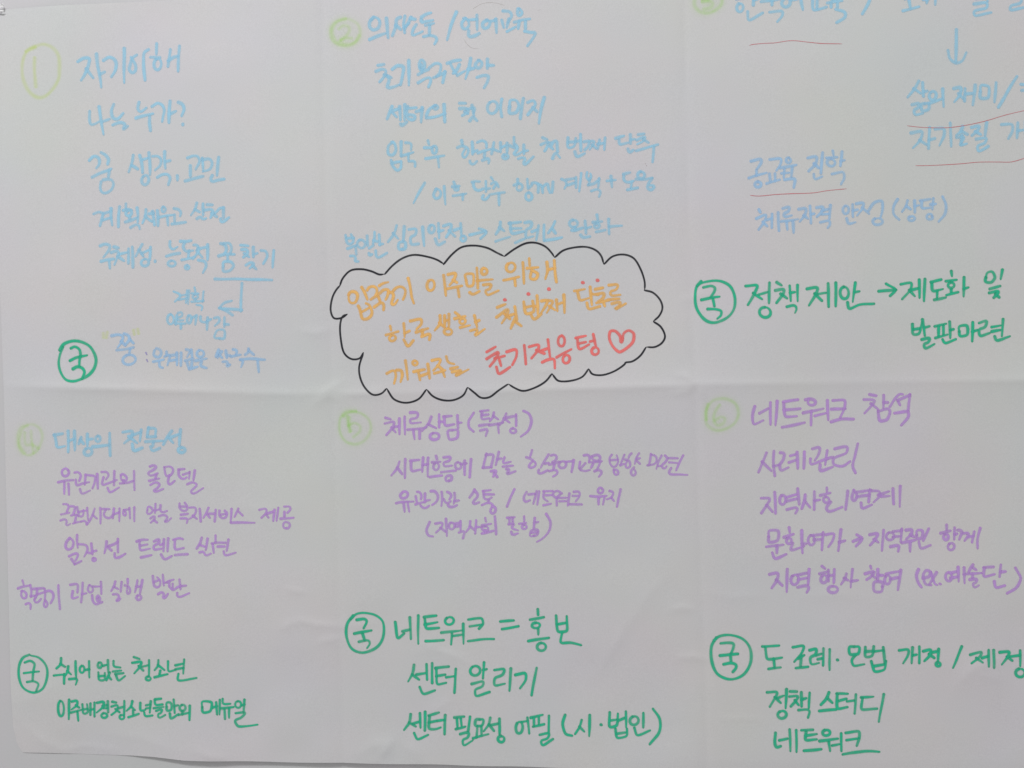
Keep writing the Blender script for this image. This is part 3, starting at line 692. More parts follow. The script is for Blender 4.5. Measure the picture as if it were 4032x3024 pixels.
92 325 110 280 160 230 230 222 290 235 340 255 370 252;370 255 420 200 480 155 550 133 640 145 700 165 740 190;735 195 790 130 850 85 930 75 1010 90 1070 120 1115 142;1115 142 1180 95 1250 60 1310 57 1370 80 1410 120 1428 148;1428 148 1480 105 1550 85 1630 82 1690 105 1720 140 1735 190;1735 190 1790 140 1860 128 1920 150 1965 220 1990 300 1990 350;1985 350 2040 365 2085 410 2100 460 2080 510 2042 545;2042 545 2090 580 2115 640 2095 680 2050 705 1998 705;1998 705 1960 760 1910 795 1868 803 1865 810 1800 855 1720 880 1660 872 1640 840;1640 840 1600 890 1530 915 1450 915 1425 890 1412 870;1412 870 1370 920 1300 960 1230 978 1180 960 1140 935;1140 935 1080 975 1020 1018 970 1020 930 990 887 955;887 955 860 1005 800 1035 730 1035 670 1010 632 968;632 968 580 1030 500 1052 430 1030 400 990 385 962;385 962 350 995 300 1002 250 960 220 900 212 830 240 738;240 738 215 775 165 780 120 745 97 650 95 560 110 515 140 500;140 500 100 525 55 525 35 480 45 400 70 350 98 318
@1280 920 1400 1 orange 10.5
@1350 1070 310 10 orange 10.5
#handwritten_word|orange word reading 입국초기
17 65 20 59 28 56 36 58 41 66 40 77 35 86 27 89 20 85 17 76 17 66;53 43 58 52 64 65 69 78;43 96 48 105 51 117 55 130 60 134 69 132 79 124 82 115 79 103 73 93 66 89;51 114 62 108 74 101;69 52 74 45 82 42 90 43 96 48 96 58 92 66;79 78 92 70 104 61 114 52 124 49 130 54 127 62 124 72 121 78;100 70 104 80 106 86;88 100 98 93 107 87 114 89 116 96 115 107;103 40 113 34 127 30;128 58 136 58 143 62 142 73 138 85 137 93 145 92 154 80;142 54 149 46 160 42 170 45 176 54 175 67 170 78;184 18 188 35 191 55 194 72 200 88
@1280 920 1400 1 orange 10.5
#handwritten_word|orange word reading 이주민을
o 658 322 24 35;738 260 752 385;765 255 815 245 800 290 775 320;795 290 820 305;760 345 850 325;825 335 835 395;870 255 885 330 920 325 925 250 870 255;945 215 950 340;900 365 920 380 960 360;o 990 235 18 20;945 295 1040 285;985 320 1035 315 1020 345 995 355 1010 385 1078 355
#handwritten_word|orange word reading 위해
o 1155 210 28 28;1110 290 1160 280 1205 270;1180 285 1185 325;1230 180 1238 310;1270 155 1272 195;1255 215 1325 210;1285 230 1275 280 1310 285 1325 250 1290 230;1380 175 1385 230 1370 280;1385 225 1430 215;1425 165 1430 230 1440 300
#handwritten_word|orange word reading 한국
405 575 410 600;380 630 455 610;o 420 650 20 18;490 560 495 640;495 620 525 605;490 660 515 705 550 665;530 545 600 530 600 560 570 595;565 615 640 590;605 600 605 630;600 640 655 625 650 660
#handwritten_word|orange word reading 생활
715 510 715 560 685 600;712 555 740 580;745 510 745 580;745 545 770 535;770 500 770 590;o 765 610 24 20;810 490 835 510;805 530 870 515;o 855 545 18 16;840 585 900 570;930 510 945 580;935 550 960 540;905 605 950 595 940 620 930 635 990 595
#handwritten_word|orange word reading 첫
1070 460 1120 440;1065 520 1140 470 1130 510 1100 555;1115 500 1150 530;1145 510 1175 500;1180 455 1195 535;1190 510 1155 590;1180 545 1220 575
#handwritten_word|orange word reading 번째
1235 425 1250 500 1300 485 1290 420;1245 460 1295 450;1300 455 1325 450;1318 385 1325 500;1280 500 1300 535 1345 500;1345 420 1385 415 1370 450 1345 490;1385 415 1420 420 1405 450 1380 490;1395 450 1430 475;1440 410 1445 480;1445 440 1475 430;1485 380 1490 490
#handwritten_word|orange word reading 단추를
1550 355 1615 345;1570 360 1585 415 1640 400;1650 330 1660 440;1655 375 1700 380;1630 430 1640 470 1710 450;1680 345 1730 335;1690 375 1740 370 1730 400 1700 420;1690 430 1770 410;1730 420 1740 450;1765 320 1825 315 1815 345 1775 360 1780 385 1835 380;1760 410 1830 405;1785 435 1840 425 1830 450 1800 470 1870 435
#handwritten_word|orange word reading 끼워주는
385 870 430 850 440 880 430 930;445 850 475 850 480 880 470 920;500 790 515 905;o 560 805 14 14;550 860 620 845;580 860 590 910;600 885 640 870;640 810 650 900;665 790 720 780 705 815 675 850;700 820 730 845;680 870 745 850;735 860 745 890;755 765 765 800 800 810;780 840 825 830;790 860 850 850 810 885 890 845
@1280 920 1400 1 red 13
#emphasis_dot|red dot above the orange word 첫
1117 411 1120 412
#emphasis_dot|red dot above the orange syllable 번
1263 376 1266 377
#emphasis_dot|red dot above the orange syllable 째
1391 345 1394 346
#emphasis_dot|red dot above the orange syllable 단
1603 304 1606 305
#emphasis_dot|red dot above the orange syllable 추
1694 288 1697 289
@1280 920 1400 1 red 10.5
#handwritten_word|red word reading 초기적응텅
1005 735 1060 705;1005 780 1080 735 1060 780 1025 825;1055 775 1115 760;1085 785 1095 820;1065 830 1080 875 1150 830;1130 735 1190 720 1190 760 1165 815;1240 695 1248 810;1270 705 1330 690 1325 720 1285 775;1315 725 1365 745;1345 730 1385 715;1385 660 1400 765;1350 800 1385 785 1425 780 1430 835;o 1470 668 20 34;1440 770 1480 745 1530 720;o 1500 780 22 26;1560 650 1620 635;1570 655 1580 720 1640 690;1575 685 1620 675;1650 670 1670 665;1668 625 1685 700;o 1680 730 22 24
#heart|red outlined heart after the red word 초기적응텅
1842 680 1838 640 1810 605 1775 605 1768 650 1790 700 1832 740 1880 710 1915 670 1922 620 1890 600 1860 620 1842 680
@1300 1580 1420 1 mint2 9
#circled_number|faded bright mint circled 5
160 60 100 65 60 110 60 190 100 250 160 262 220 230 250 170 235 110 190 75 130 65 80 90;105 90 110 140 120 190;110 150 150 130 185 150 180 185 140 220;115 95 118 150 128 185
@1300 1580 1420 1 purple 10.5
#handwritten_word|purple word reading 체류상담 in the heading beside the circled 5
340 100 370 110;335 135 395 125 385 160 345 205;375 160 400 190;390 160 425 150;425 105 425 200;458 95 458 200;490 70 540 70 535 100 490 110 490 135 555 130;475 175 530 170 590 160;510 175 518 230;548 175 548 230;620 95 605 135 565 180;600 140 650 165;668 80 668 160;668 125 690 125;o 640 215 28 22;695 95 745 90;700 95 705 150 760 140;780 85 785 165;785 130 805 130;720 180 730 235 780 225 785 175 720 180
#handwritten_word|purple word reading (특수성) in brackets
880 70 850 120 850 160 880 185;920 60 970 55;930 65 930 110 975 105;930 85 970 80;915 150 975 140;920 180 965 170 955 210;1005 70 1000 95 980 120;1000 90 1030 110;975 148 1060 130;1030 140 1035 195;1080 75 1065 110 1040 145;1065 105 1100 130;1080 100 1140 90;1140 80 1140 150;o 1122 180 18 15;1185 60 1220 75 1235 120 1215 180 1170 215
#handwritten_word|purple word reading 시대흐름에
425 370 410 410 375 455;410 405 440 445;460 355 458 470;490 365 545 360;495 370 500 430 550 420;570 345 565 430;568 390 600 385;600 345 598 460;650 335 655 355;625 375 675 370;o 650 400 18 22;610 465 685 455;695 345 740 340 730 365 695 375 700 400 745 395;680 435 770 425;710 460 710 490 745 485 745 455 710 460;o 785 395 18 22;800 385 835 380;825 365 825 450;865 355 855 465
#handwritten_word|purple word reading 맞는
958 322 938 406;955 328 1003 326 986 404;936 408 990 404;1035 310 1015 390;1025 355 1050 350;985 430 1020 425 1000 460;1005 440 1025 465;1070 345 1060 380 1105 370;1060 400 1120 395;1080 415 1100 415 1080 445 1135 430
@2040 1760 400 10 purple 10
#handwritten_word|purple word reading 한국어교육
30 7 28 15 26 21;18 22 26 25 33 30 39 36 36 42 28 45 22 43 26 36 31 31;66 16 59 28 53 38 50 44;58 36 66 34;45 49 43 56 50 57 64 51;72 18 80 16 85 22 81 29 74 33;67 38 78 36 88 32;79 38 77 48;68 52 78 50 86 52 84 59 76 64;92 33 88 38 90 44 98 46 104 41 104 34 98 31 91 33;103 32 119 31;121 28 119 40 116 54;143 18 151 17 156 21 154 32;135 32 133 46;146 35 139 43 135 48;136 50 146 52 156 50;161 20 170 17 178 19 178 28 170 31 163 27 160 21;154 33 168 33 182 31;163 36 159 45;179 32 175 42 171 50;166 53 174 50 181 52 181 57 176 64
@1300 1580 1420 1 purple 10.5
@2370 1760 350 17.417 purple 9
#handwritten_word|purple word reading 방향
14 11 11 16 12 24 16 29 20 27 23 20 21 12;12 19 23 18;17 32 17 38 22 40 24 36 21 32 17 33;32 11 29 19 26 26;26 26 31 24;42 9 39 12 38 15;33 18 38 19 41 24 39 29 35 30 33 26 36 20;53 9 49 16 47 24;49 17 54 16;50 20 54 24;46 29 42 34 42 39 46 41 49 37 46 32
@1300 1580 1420 1 purple 10.5
@2370 1760 350 17.417 purple 9
#handwritten_word|purple word reading 마련
70 10 69 17 67 26;70 11 77 13 78 20 75 24 65 26;85 12 81 20 78 31;80 27 85 27;90 12 94 16 91 21 86 26 86 30 90 31 92 28;95 16 108 16;96 22 107 23;116 12 111 22 106 33;99 30 96 36 97 39 110 39 122 40
@1300 1580 1420 1 purple 10.5
@1300 1580 1420 1 purple 10
@1540 1910 420 10 purple 10
#handwritten_word|purple word reading 유관기관
23 16 19 20 19 26 25 28 32 25 35 18 31 13 24 14;10 38 25 35 46 34;26 37 28 55;34 35 37 55;54 14 60 15 63 22 62 29;51 23 53 36;50 40 60 37 71 35;70 17 70 36;71 33 80 31;61 42 65 47 72 47 78 43;82 13 90 13 96 19 97 27 93 35 85 41;105 14 106 28 104 43;116 14 123 17 125 23 121 29;109 29 112 36 118 38 123 34;131 16 132 26 130 38;131 33 140 32;118 41 121 46 130 45 136 42
@1300 1580 1420 1 purple 10
@1540 1910 420 10 purple 10
#handwritten_word|purple word reading 소통
173 9 170 16 163 26;174 12 180 18 179 24 173 31 169 37 173 39 182 36;190 12 206 10;192 13 192 22 193 28 200 30 208 26;193 19 213 19;202 30 202 36;188 41 198 37 209 38 213 44;211 43 206 52 207 58 213 59 217 52 215 46 209 43
@1300 1580 1420 1 purple 10
#slash|purple slash between 소통 and 네트워크
1130 540 1105 590 1085 645
@2050 1900 420 17.417 purple 9.5
#handwritten_word|purple word reading 네트워크 beside the purple slash
7 11 4 17 5 23 11 21;9 14 17 13;19 10 15 25;22 10 20 26;27 10 38 10;28 11 27 18 32 22;30 15 37 15;27 27 36 25;49 13 44 10 39 11 38 15 42 18 47 14;43 18 55 18;43 18 43 27;46 22 54 22;58 13 56 27;63 11 70 11 70 16 66 22;62 16 69 16;58 26 73 26
@1300 1580 1420 1 purple 10
@2050 1900 420 17.417 purple 9.5
#handwritten_word|purple word reading 유지
92 8 92 12 96 13 99 9 95 6 92 8;83 16 93 17 102 16;93 18 93 26;100 17 98 26;106 10 111 12 108 18 103 20;108 18 111 22;119 8 117 18 115 29
@1300 1580 1420 1 purple 10
#handwritten_word|purple words reading (지역사회 in brackets
610 740 590 790 600 825 630 830;645 750 690 745 680 775 650 805;675 775 705 800;710 720 715 825;o 745 765 16 22;765 750 800 745;765 770 800 765;800 735 800 790;790 805 825 795 815 840;860 735 855 770 835 800;855 765 880 785;895 730 890 810;893 770 920 770;950 715 955 735;930 760 985 750;o 950 780 18 14;930 810 1000 795;950 790 955 805;1010 705 1018 815
#handwritten_word|purple word reading 포함)
1085 715 1130 710;1100 715 1100 750;1120 715 1120 750;1095 755 1130 750 1110 775 1150 790;1110 800 1115 820 1150 810;1190 705 1190 735;1160 750 1200 745;o 1190 770 14 14;1255 715 1250 780;1250 745 1275 740;1230 790 1225 830 1270 820 1275 785 1230 790;1235 805 1270 800;1325 690 1350 740 1340 800 1305 840 1270 860
@2680 0 1352 1 mint2 12
#circled_number|faded bright mint circled 3 cut by the top of the photo
90 0 95 40 130 72 180 78 235 55 265 20 265 -20 235 -60 180 -75 120 -60 90 0;150 -30 200 -35 180 -5 140 -5;140 8 190 5 215 15 190 45 150 55
@2680 0 1352 1 blue 12
#handwritten_word|blue word reading 한국어교육 cut by the top of the photo
360 -10 440 -20;400 -40 402 -20;o 385 45 20 28;475 -40 470 30;472 -5 500 -10;435 70 440 130 530 80;540 -40 590 -45 585 -20;520 8 640 -8;590 0 590 30;575 75 660 70 655 100 625 135;o 680 15 28 28;710 0 750 -5;770 -40 788 60;850 -10 855 65 940 45;840 -45 900 -45 895 -10;880 0 880 50;o 985 -20 22 18;945 18 1040 5;970 15 970 45;1010 10 1010 45;1000 60 1060 80 1060 110 1005 145
#slash|blue slash after the topmost cut word 한국어교육
1235 -60 1210 20 1170 90
#handwritten_word|blue word reading 놀이 cut by the top of the photo
1440 -40 1520 -50;1445 -30 1445 -5;1470 0 1480 60;1430 70 1535 45;1590 -20 1585 20;1560 0 1590 0;1640 -40 1640 30
#handwritten_word|blue syllable cut by the top of the photo above the downward arrow
1900 -10 1970 -20 1980 5;1890 25 1975 15 1975 50 1890 70 1895 100 2000 80
#handwritten_word|blue syllable cut by the top of the photo at its far corner
2130 -15 2200 -15 2195 15 2130 35 2125 65 2212 45 2240 40
#arrow|blue arrow pointing straight down near the top
1778 190 1775 300 1775 400;1722 325 1735 375 1775 408 1815 390 1840 340
#handwritten_word|blue word reading 삶의
1535 520 1505 575 1465 625;1500 570 1545 600;1560 530 1565 620;1565 590 1590 585;1490 675 1540 665 1530 695 1505 705 1510 740 1560 730;1550 670 1555 715 1600 705 1600 665 1550 670;o 1625 615 22 28;1600 665 1690 635;1690 570 1695 685
#handwritten_word|blue word reading 재미
1760 570 1810 560 1800 610 1765 655;1790 600 1825 635;1835 570 1830 650;1835 605 1880 600;1900 545 1885 675;1935 545 1930 630 1985 630 1990 555 1935 545;2035 530 2025 655
#slash|long blue slash after the word 재미
2170 490 2120 570 2050 690
#handwritten_word|blue stroke of a word cut by the edge after the long slash
2195 540 2230 545;2200 580 2240 575
#handwritten_word|blue word reading 자기소질
1485 855 1560 845 1545 900 1500 950;1540 900 1585 930;1605 820 1600 955;1600 900 1640 890;1640 830 1700 825 1700 870 1670 935;1740 790 1745 940;1820 810 1805 850 1780 870;1810 845 1850 865;1815 870 1810 930;1780 885 1830 880 1800 935 1845 925;1875 820 1930 810 1915 840 1880 870;1900 845 1935 865;1975 785 1965 870;1905 895 1975 885 1965 920 1915 940 1920 975 1985 940
#handwritten_word|blue syllable reading 개 cut by the photo edge
2070 800 2140 800 2140 840 2115 890;2175 790 2170 885;2175 840 2215 835;2225 780 2225 900
@2680 0 1352 1 maroon 2.4
#pen_underline|thin dark red wavy pen line under the topmost word
445 291 455 286 540 277 610 274 690 262 740 261 800 268 900 279 1040 283
#pen_underline|thin dark red pen line below 삶의 rising towards the photo edge
1460 809 1540 818 1700 822 1800 812 1950 782 2100 738 2240 705
#pen_underline|thin dark red pen line below 자기소질
1515 1066 1600 1065 1800 1054 1920 1043 2050 1042 2130 1042 2212 1020 2240 1010
@2680 560 1352 1 maroon 2.6
#pen_underline|thin dark red pen line under 공교육 진학
450 340 500 345 620 335 700 331 860 325 940 312 1070 299
@2680 560 1352 1 blue2 11
#handwritten_word|blue word reading 공교육
455 120 520 105 520 130 495 170;440 230 500 210 555 195;490 175 490 215;o 500 270 20 18;575 110 650 105 645 140 620 180;575 200 580 255;610 200 610 250;555 265 640 240;o 697 115 14 16;640 165 745 145;670 170 665 225;720 160 715 220;670 240 740 235 730 290;650 200 700 195
#handwritten_word|blue word reading 진학
820 100 880 90 870 140 825 185;860 135 890 165;915 65 905 200;860 205 865 240 910 220;980 55 985 85;940 100 1010 95;o 970 130 24 24;1040 60 1030 150;1030 120 1055 115;975 205 1050 190 1055 230 1035 270
#handwritten_word|blue word reading 체류자격
505 430 515 450;490 490 555 465 540 510 505 560;530 510 560 540;555 500 590 490;590 460 590 550;630 450 635 570;660 425 705 415 695 445 665 460 670 480 715 470;650 510 755 495;685 510 690 560;725 510 730 580;760 430 810 425 800 470 770 510;795 470 820 490;835 410 840 520;838 465 860 460;875 420 920 415 910 450 880 480;910 440 955 430;910 465 955 460;965 405 960 490;900 515 960 505 965 530 950 550
#handwritten_word|blue word reading 안정
o 1065 435 18 26;1110 400 1110 480;1110 440 1140 435;1070 490 1080 525 1125 515;1130 395 1180 390 1170 430 1140 470;1170 420 1215 460;1210 440 1250 390 1300 375 1300 440 1290 480;o 1270 510 32 22
#handwritten_word|blue word reading 상담 in brackets
1400 365 1375 410 1375 460 1410 497;1465 375 1455 410 1430 445;1455 410 1485 430;1510 375 1510 450;1510 410 1535 405;o 1490 490 20 14;1545 375 1610 365;1555 380 1555 425 1610 420;1630 360 1625 430;1610 400 1645 395;1590 465 1590 495 1625 495 1620 460 1590 465;1690 350 1712 400 1705 460 1665 510
@2680 560 1352 1 green 10.5
#circled_character|green circled 국 beside 정책제안
135 895 105 930 95 1000 110 1080 160 1145 220 1162 300 1130 345 1070 350 990 320 925 260 895 200 892 140 905 110 925;150 935 200 925 225 935 215 965 195 995;135 1015 200 1000 250 995;210 1005 220 1055;175 1075 225 1075 265 1085 260 1115 240 1135
#handwritten_word|green word reading 정책제안
420 925 500 920 480 970 435 1045;470 970 525 1010;505 980 560 965;575 905 570 1035;o 545 1095 34 34;620 900 650 920;610 955 670 945 660 980 620 1035;645 975 685 1005;705 925 710 1020;705 970 735 965;755 920 755 1020;685 1060 735 1050 750 1070 740 1095;815 945 885 935 870 980 830 1050;865 975 910 1020;880 980 935 970;950 910 955 1060;1000 905 1000 1055;o 1055 970 26 40;1125 905 1110 1025;1120 965 1150 960;1075 1030 1085 1075 1160 1045 1245 1040
#arrow|green arrow pointing from 정책제안 to 제도화
1275 960 1340 955 1390 950;1325 912 1390 948 1350 990
#handwritten_word|green word reading 제도화
1420 915 1490 905 1480 950 1430 1010;1475 950 1510 990;1490 950 1535 940;1540 885 1540 1000;1575 880 1570 1020;1615 900 1680 885;1620 905 1625 960 1690 945;1655 955 1655 1005;1635 1015 1710 1000;1745 830 1750 860;1710 895 1780 885;o 1745 920 20 18;1745 945 1745 975;1715 985 1790 965;1830 870 1825 990;1825 945 1855 935
#handwritten_word|green word reading 및
1975 840 1965 900 2005 905 2030 870 2010 830 1975 840;2075 820 2065 880;1995 945 2060 925;1990 970 2055 960 2035 985 2020 1000;2030 975 2055 998
#handwritten_word|green word reading 발판마련
1495 1170 1500 1240 1540 1235 1555 1160;1500 1205 1545 1200;1560 1140 1575 1245;1570 1195 1605 1185;1555 1270 1610 1260 1600 1290 1570 1300 1575 1330 1635 1300;1640 1185 1710 1170;1665 1185 1665 1250;1695 1180 1695 1240;1645 1260 1720 1240;1735 1155 1740 1260;1740 1210 1760 1205;1690 1270 1705 1295 1775 1270;1795 1185 1800 1250 1850 1240 1850 1180 1795 1185;1885 1160 1880 1280;1880 1220 1915 1210;1925 1165 1975 1150 1965 1190 1925 1205 1930 1250 1990 1230;2005 1190 2060 1180;2005 1220 2060 1210;2080 1140 2070 1245;2025 1250 2035 1280 2120 1250
@2730 1500 1302 1 mint2 10
#circled_number|faded bright mint circled 6
95 155 80 220 90 290 140 328 210 320 280 275 300 210 275 150 210 120 130 130 85 190 85 260;175 160 140 210 130 270 160 300 205 280 210 245 180 240 140 265
@2730 1500 1302 1 purple 11.5
#handwritten_word|purple word reading 네트워크 in the heading beside the circled 6
410 170 395 230 400 290 465 265;440 215 500 185;515 145 515 290;560 135 550 295;600 140 700 125;605 150 615 240 690 235;605 195 715 185;595 310 745 280;750 125 780 120 815 130 820 155 790 165 765 150 775 120;735 215 870 185;790 200 790 295;815 235 890 215;900 130 905 260;935 130 1020 130 1015 180 985 245;925 190 1020 185;925 275 1000 255 1075 255
#handwritten_word|purple word reading 참석
1180 90 1225 98;1145 125 1220 130 1190 170 1150 215;1190 150 1240 190;1275 95 1275 180;1275 145 1305 145;1240 200 1250 270 1300 260 1320 205 1310 185 1240 205;1320 170 1350 120 1380 90 1400 90;1370 130 1385 160;1370 130 1450 95;1450 90 1440 200;1350 215 1440 205 1440 240 1395 295
#handwritten_word|purple word reading 사례관리
490 480 465 540 435 610;460 540 520 600;540 470 535 560 545 635;535 570 575 560;580 480 610 485 600 530 580 560 585 600 635 580;650 500 690 490;640 545 690 530;695 475 700 585;745 475 740 585;800 455 850 445 840 490 815 530;785 520 785 560 900 520;900 465 885 560;895 520 935 510;850 560 850 605 935 575;950 455 1035 440 1030 480 940 520 940 560 1000 570 1050 540;1105 420 1085 500 1070 570 1088 615
#handwritten_word|purple word reading 지역사회
455 785 515 785 490 830 455 885;490 830 530 875;545 745 550 885;o 598 795 20 32;620 780 690 760;620 805 690 790;700 720 708 825;625 860 690 845 700 860 685 885;750 760 745 800 725 855;745 800 780 845;810 740 810 860;810 800 845 795;895 715 895 740;850 765 915 750;o 890 795 18 20;920 810 890 850 905 875 995 845;1035 735 1020 860
#handwritten_word|purple word reading 연계
1075 730 1060 790 1080 805 1100 770 1080 735;1095 745 1190 730;1095 775 1180 765;1185 730 1175 810;1125 815 1130 855 1195 830;1200 735 1250 740 1250 770 1210 810;1240 765 1310 740;1260 775 1315 770;1340 720 1345 825;1390 705 1385 840
#handwritten_word|purple word reading 문화여가
505 1000 505 1080 565 1070 570 1000 505 1000;490 1110 600 1095;560 1100 560 1150;530 1150 545 1190 620 1160;640 980 645 1010;605 1045 670 1025;o 640 1070 16 20;665 1085 650 1135 740 1105;725 1000 730 1150;728 1090 755 1090;o 790 1065 22 35;800 1035 860 1025;805 1065 855 1060;870 1015 860 1130;885 1030 945 1020 935 1065 905 1110;990 995 970 1135;975 1080 1015 1070
#arrow|purple arrow between 문화여가 and 지역주민
1070 1075 1130 1050;1095 1030 1135 1055 1090 1105
#handwritten_word|purple word reading 지역주민
1180 1030 1240 1020 1220 1060 1185 1100;1210 1060 1240 1080;1275 1000 1265 1135;o 1320 1040 26 26;1340 1010 1400 1000;1340 1045 1390 1040;1400 990 1390 1080;1320 1110 1380 1100 1375 1140;1425 1000 1470 995 1460 1030 1430 1060;1455 1030 1480 1045;1400 1085 1490 1065;1455 1075 1455 1140;1500 1000 1500 1060 1535 1055 1540 1000 1500 1000;1580 990 1545 1070;1515 1080 1525 1125 1590 1100
#handwritten_word|purple word reading 함께
1700 965 1700 1000;1660 1020 1725 1005;o 1695 1045 16 20;1755 985 1750 1060;1752 1030 1770 1025;o 1730 1110 22 24;1775 1000 1805 1005 1785 1060;1810 1020 1850 1020 1835 1050 1820 1070;1845 1045 1880 1040;1885 1010 1870 1080;1925 985 1905 1060 1905 1120
#handwritten_word|purple word reading 지역 starting the last purple line
510 1295 570 1285 560 1330 525 1385;555 1330 595 1370;630 1260 625 1410;o 680 1330 26 34;695 1300 760 1285;700 1330 760 1320;775 1260 770 1360;700 1380 760 1370 775 1385 760 1415
#handwritten_word|purple word reading 행사
860 1240 880 1255;845 1290 900 1275;o 875 1325 22 26;905 1265 905 1340;905 1305 935 1300;945 1260 940 1350;o 935 1395 30 24;1025 1290 1015 1320 990 1360;1010 1320 1035 1335;1065 1260 1055 1380;1055 1340 1100 1335
#handwritten_word|purple word reading 참여
1185 1240 1190 1255;1150 1290 1215 1275 1190 1310 1160 1330;1195 1300 1220 1320;1235 1260 1235 1335;1235 1300 1270 1300;1210 1345 1210 1410 1260 1410 1270 1345 1210 1345;o 1300 1330 20 30;1290 1290 1380 1275;1320 1325 1370 1315;1390 1265 1370 1395
#handwritten_word|purple word reading 예술단 with the abbreviation ex. in brackets
1510 1260 1495 1300 1505 1350 1525 1380;1535 1320 1580 1310 1590 1275 1560 1265 1540 1300 1550 1360 1590 1365;1590 1280 1620 1360 1630 1365;1630 1280 1600 1330 1580 1360;1650 1358 1655 1360;o 1710 1310 20 30;1720 1285 1770 1275;1720 1320 1770 1310;1775 1245 1775 1340;1815 1250 1815 1350;1875 1230 1860 1250 1845 1280;1870 1250 1895 1265;1810 1295 1930 1285;1870 1290 1870 1320;1850 1330 1900 1325 1890 1350 1870 1355 1880 1385 1910 1370;1945 1250 2010 1245;1950 1250 1945 1310 2015 1295;2060 1230 2050 1310;2055 1280 2090 1275;2015 1340 2025 1385 2085 1370;2155 1250 2195 1320 2165 1380 2100 1420
@1300 2340 1432 1 green 10
#circled_character|green circled 국 beside 네트워크 = 홍보
140 130 105 180 100 260 130 330 200 355 280 325 322 260 320 170 280 130 220 115 160 120 125 150;160 155 210 150 225 165 205 205;145 240 250 220;195 235 210 280;175 290 235 280 240 300 225 325
#handwritten_word|green word reading 네트워크 before the equals sign
395 170 410 270 450 240;440 225 485 215;485 140 490 270;535 130 535 300;570 140 645 130;575 150 585 210 660 205;575 185 650 170;580 285 690 280;o 725 162 26 22;675 235 800 220;740 240 735 305;745 255 805 245;810 180 810 300;840 155 925 145 930 180 905 210;850 195 925 185;840 285 920 275 995 272
#equals_sign|green equals sign between 네트워크 and 홍보
1035 165 1115 160;1045 212 1145 195
#handwritten_word|green word reading 홍보
1262 90 1265 125;1215 155 1300 140;o 1252 190 24 18;1265 210 1265 245;1205 285 1330 265;o 1285 320 26 24;1375 130 1385 230 1440 225 1440 135;1378 185 1435 175;1410 235 1400 295 1460 295 1525 310
#handwritten_word|green word reading 센터 in the line above the last
510 430 500 480 475 530;500 490 540 520;525 490 580 480;585 425 590 520;620 420 620 540;545 565 565 610 635 585;640 450 720 440;645 455 650 550 705 540;645 500 700 490;705 505 755 500;765 455 755 600
#handwritten_word|green word reading 알리기
o 882 465 30 30;935 415 930 510;930 460 950 455;860 545 935 530 925 560 880 580 885 620 970 595;1000 460 1060 455 1050 490 1000 510 1000 555 1060 545;1100 450 1090 585;1125 490 1190 480 1190 520 1155 570;1255 450 1240 530 1225 615
#handwritten_word|green word reading 센터 in the bottom line
490 730 480 780 450 825;480 780 520 805;500 790 545 775;545 725 550 810;578 715 575 830;510 845 530 885 595 855;600 740 660 720;605 745 600 820 640 820 670 810;600 780 650 770;650 770 695 765;700 735 695 850
#handwritten_word|green word reading 필요성
755 750 815 745;770 755 775 815;795 755 800 805;765 820 820 805;850 745 840 830;790 850 845 840 840 870 805 885 810 920 865 890;885 760 880 800 925 800 935 760 885 760;895 800 890 870;920 800 920 860;870 875 960 850;975 750 965 790 935 830;965 790 995 830;975 795 1020 785;1030 755 1030 850;o 1040 880 18 20
#handwritten_word|green word reading 어필
o 1150 810 22 36;1165 775 1200 770;1200 750 1210 845;1220 750 1290 735;1240 750 1240 800;1270 745 1270 790;1235 805 1300 790;1330 740 1330 840;1275 855 1335 845 1325 875 1280 890 1290 920 1355 880
#handwritten_word|green bracketed word reading (시·법인)
1430 735 1415 790 1430 850 1470 860;1530 765 1515 810 1490 850;1515 805 1545 835;1580 735 1575 860;1645 793 1650 795;1700 720 1700 810 1745 800 1750 730;1702 770 1745 765;1750 770 1790 755;1800 715 1800 810;1735 820 1745 875 1805 865 1805 820;1740 850 1800 840;o 1850 770 26 26;1905 725 1905 810;1850 815 1865 860 1945 830;1965 700 2005 760 2000 840 1945 910
@2732 2440 1300 1 green 10.5
#circled_character|green circled 국 beside 도 조례
150 120 120 180 120 280 160 365 240 398 330 370 380 290 375 190 330 130 250 105 170 112 135 140;180 160 240 155 270 160 265 190 250 225;175 240 240 235 295 230;245 240 250 285;200 300 250 290 285 300 280 325 260 350
#handwritten_word|green word reading 도
460 180 570 175;480 185 490 265 590 255;535 260 540 320;500 330 580 320
#handwritten_word|green word reading 조례 with a dot after it
665 185 740 175 725 220 675 280;720 240 715 310;685 325 765 315;700 260 740 240;775 205 825 195 815 235 780 255 785 300 835 290;820 240 855 230;830 265 860 260;870 195 865 305;910 200 910 335;960 270 965 272
#handwritten_word|green word reading 모법
1040 180 1045 235 1105 230 1110 180 1040 180;1080 240 1060 270 1070 310 1140 300;1150 185 1150 250 1195 245 1205 180;1150 215 1200 210;1205 215 1270 205;1270 185 1280 290;1190 280 1210 350 1280 335 1290 280;1200 315 1275 300
#handwritten_word|green word reading 개정
1375 205 1440 200 1435 240 1405 290;1465 185 1460 290;1465 240 1490 235;1510 180 1510 290;1535 210 1590 200 1580 240 1545 275;1575 230 1610 255;1590 220 1635 210;1640 195 1635 280;o 1635 298 14 14
#slash|green slash between 개정 and 제정
1795 180 1765 250 1735 320
#handwritten_word|green word reading 제정 cut by the photo edge
1850 235 1930 215 1910 250 1860 290;1890 255 1930 285;1930 255 1970 245;1975 205 1975 310;2010 205 2010 320;2050 220 2120 215 2100 255 2065 300;2100 250 2135 275;2125 250 2190 240;2190 210 2190 310;o 2190 358 30 28
#handwritten_word|green word reading 정책
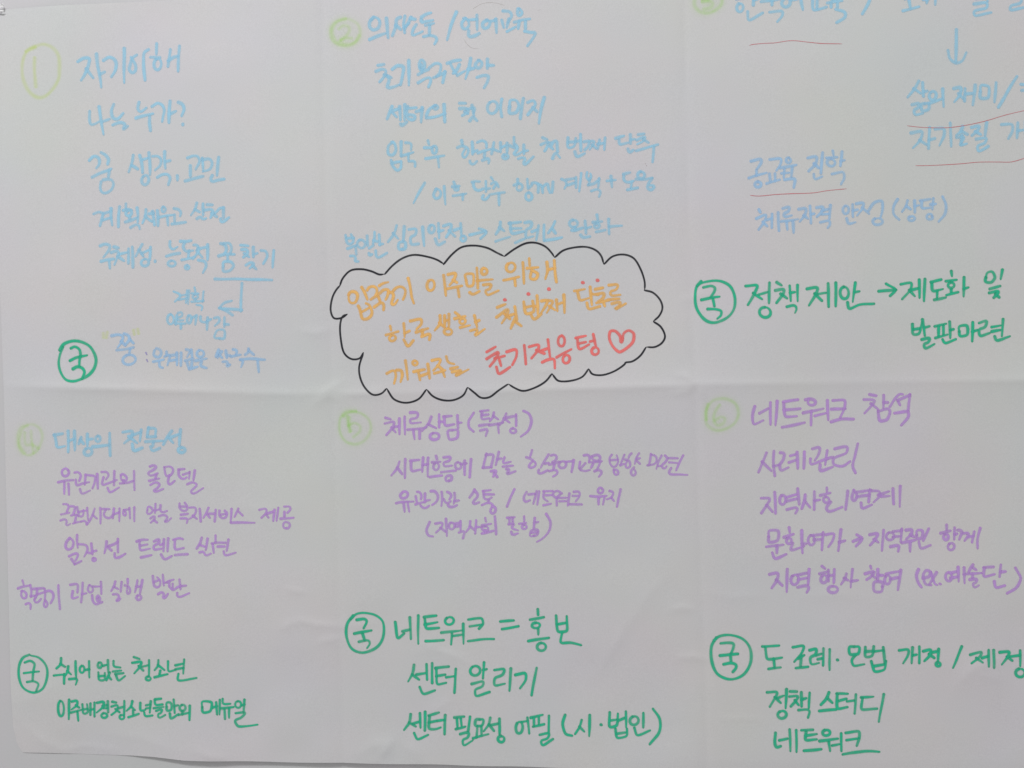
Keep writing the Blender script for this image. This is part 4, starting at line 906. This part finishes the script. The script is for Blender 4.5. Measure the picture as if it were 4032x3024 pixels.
490 485 560 485 545 520 510 580;540 520 580 555;560 525 600 510;620 465 615 590;o 590 635 28 24;645 480 690 482;640 515 700 510 680 545 650 580;675 540 700 570;720 485 720 580;720 535 750 525;775 490 770 590;700 605 765 600 775 615 765 655
#handwritten_word|green word reading 스터디
905 485 885 530 850 570;890 520 925 555;840 610 950 600;955 495 1030 495;960 500 960 595 1025 585;960 545 1020 530;1025 545 1070 540;1085 500 1075 625;1120 520 1200 515;1130 525 1120 600 1225 595;1272 500 1255 590 1238 680
#handwritten_word|green word reading 네트워크 over the final green underline
545 755 540 820 550 855 580 845;570 805 625 795;640 735 645 875;685 740 685 880;720 740 795 735;750 745 745 805 820 800;745 775 820 765;735 875 850 865;o 885 755 26 20;840 810 960 795;900 815 910 875;925 840 975 830;985 760 985 875;1015 755 1105 745 1105 790 1090 840;1020 805 1105 790;995 900 1080 885 1160 878 1238 882
'''

def build_writing():
    tr = None; pend = None
    for line in STROKES.strip().split('\n'):
        line = line.strip()
        if not line: continue
        if line[0] == '@':
            f = line[1:].split()
            tr = (float(f[0]), float(f[1]), float(f[2])/2212.0*float(f[3]), f[4], float(f[5]), float(f[3]))
        elif line[0] == '#':
            pend = line[1:].split('|')
        else:
            x0, y0, k, colour, width, unit = tr
            halo = INKS[colour][3]; thin = width < 9 and colour in THIN
            if not thin: width *= {'green': 1.12, 'orange': 1.1, 'red': 1.12}.get(colour, 1.02)
            V, F, A = [], [], []
            for st in line.split(';'):
                f = st.split()
                if f[0] == 'o':
                    pts = ellipse(*[float(v) for v in f[1:]])
                else:
                    v = [float(t) for t in f]; pts = list(zip(v[0::2], v[1::2]))
                pts = [(x0+x*k, y0+y*k) for x, y in pts]
                stroke_mesh(pts, width, halo, thin, V, F, A)
            o = mesh_object(pend[0], V, F, ink(colour), paper)
            at = o.data.attributes.new('ink', 'FLOAT_VECTOR', 'POINT')
            at.data.foreach_set('vector', np.array(A, dtype=np.float32).ravel())
            o["label"] = pend[1]
build_writing()
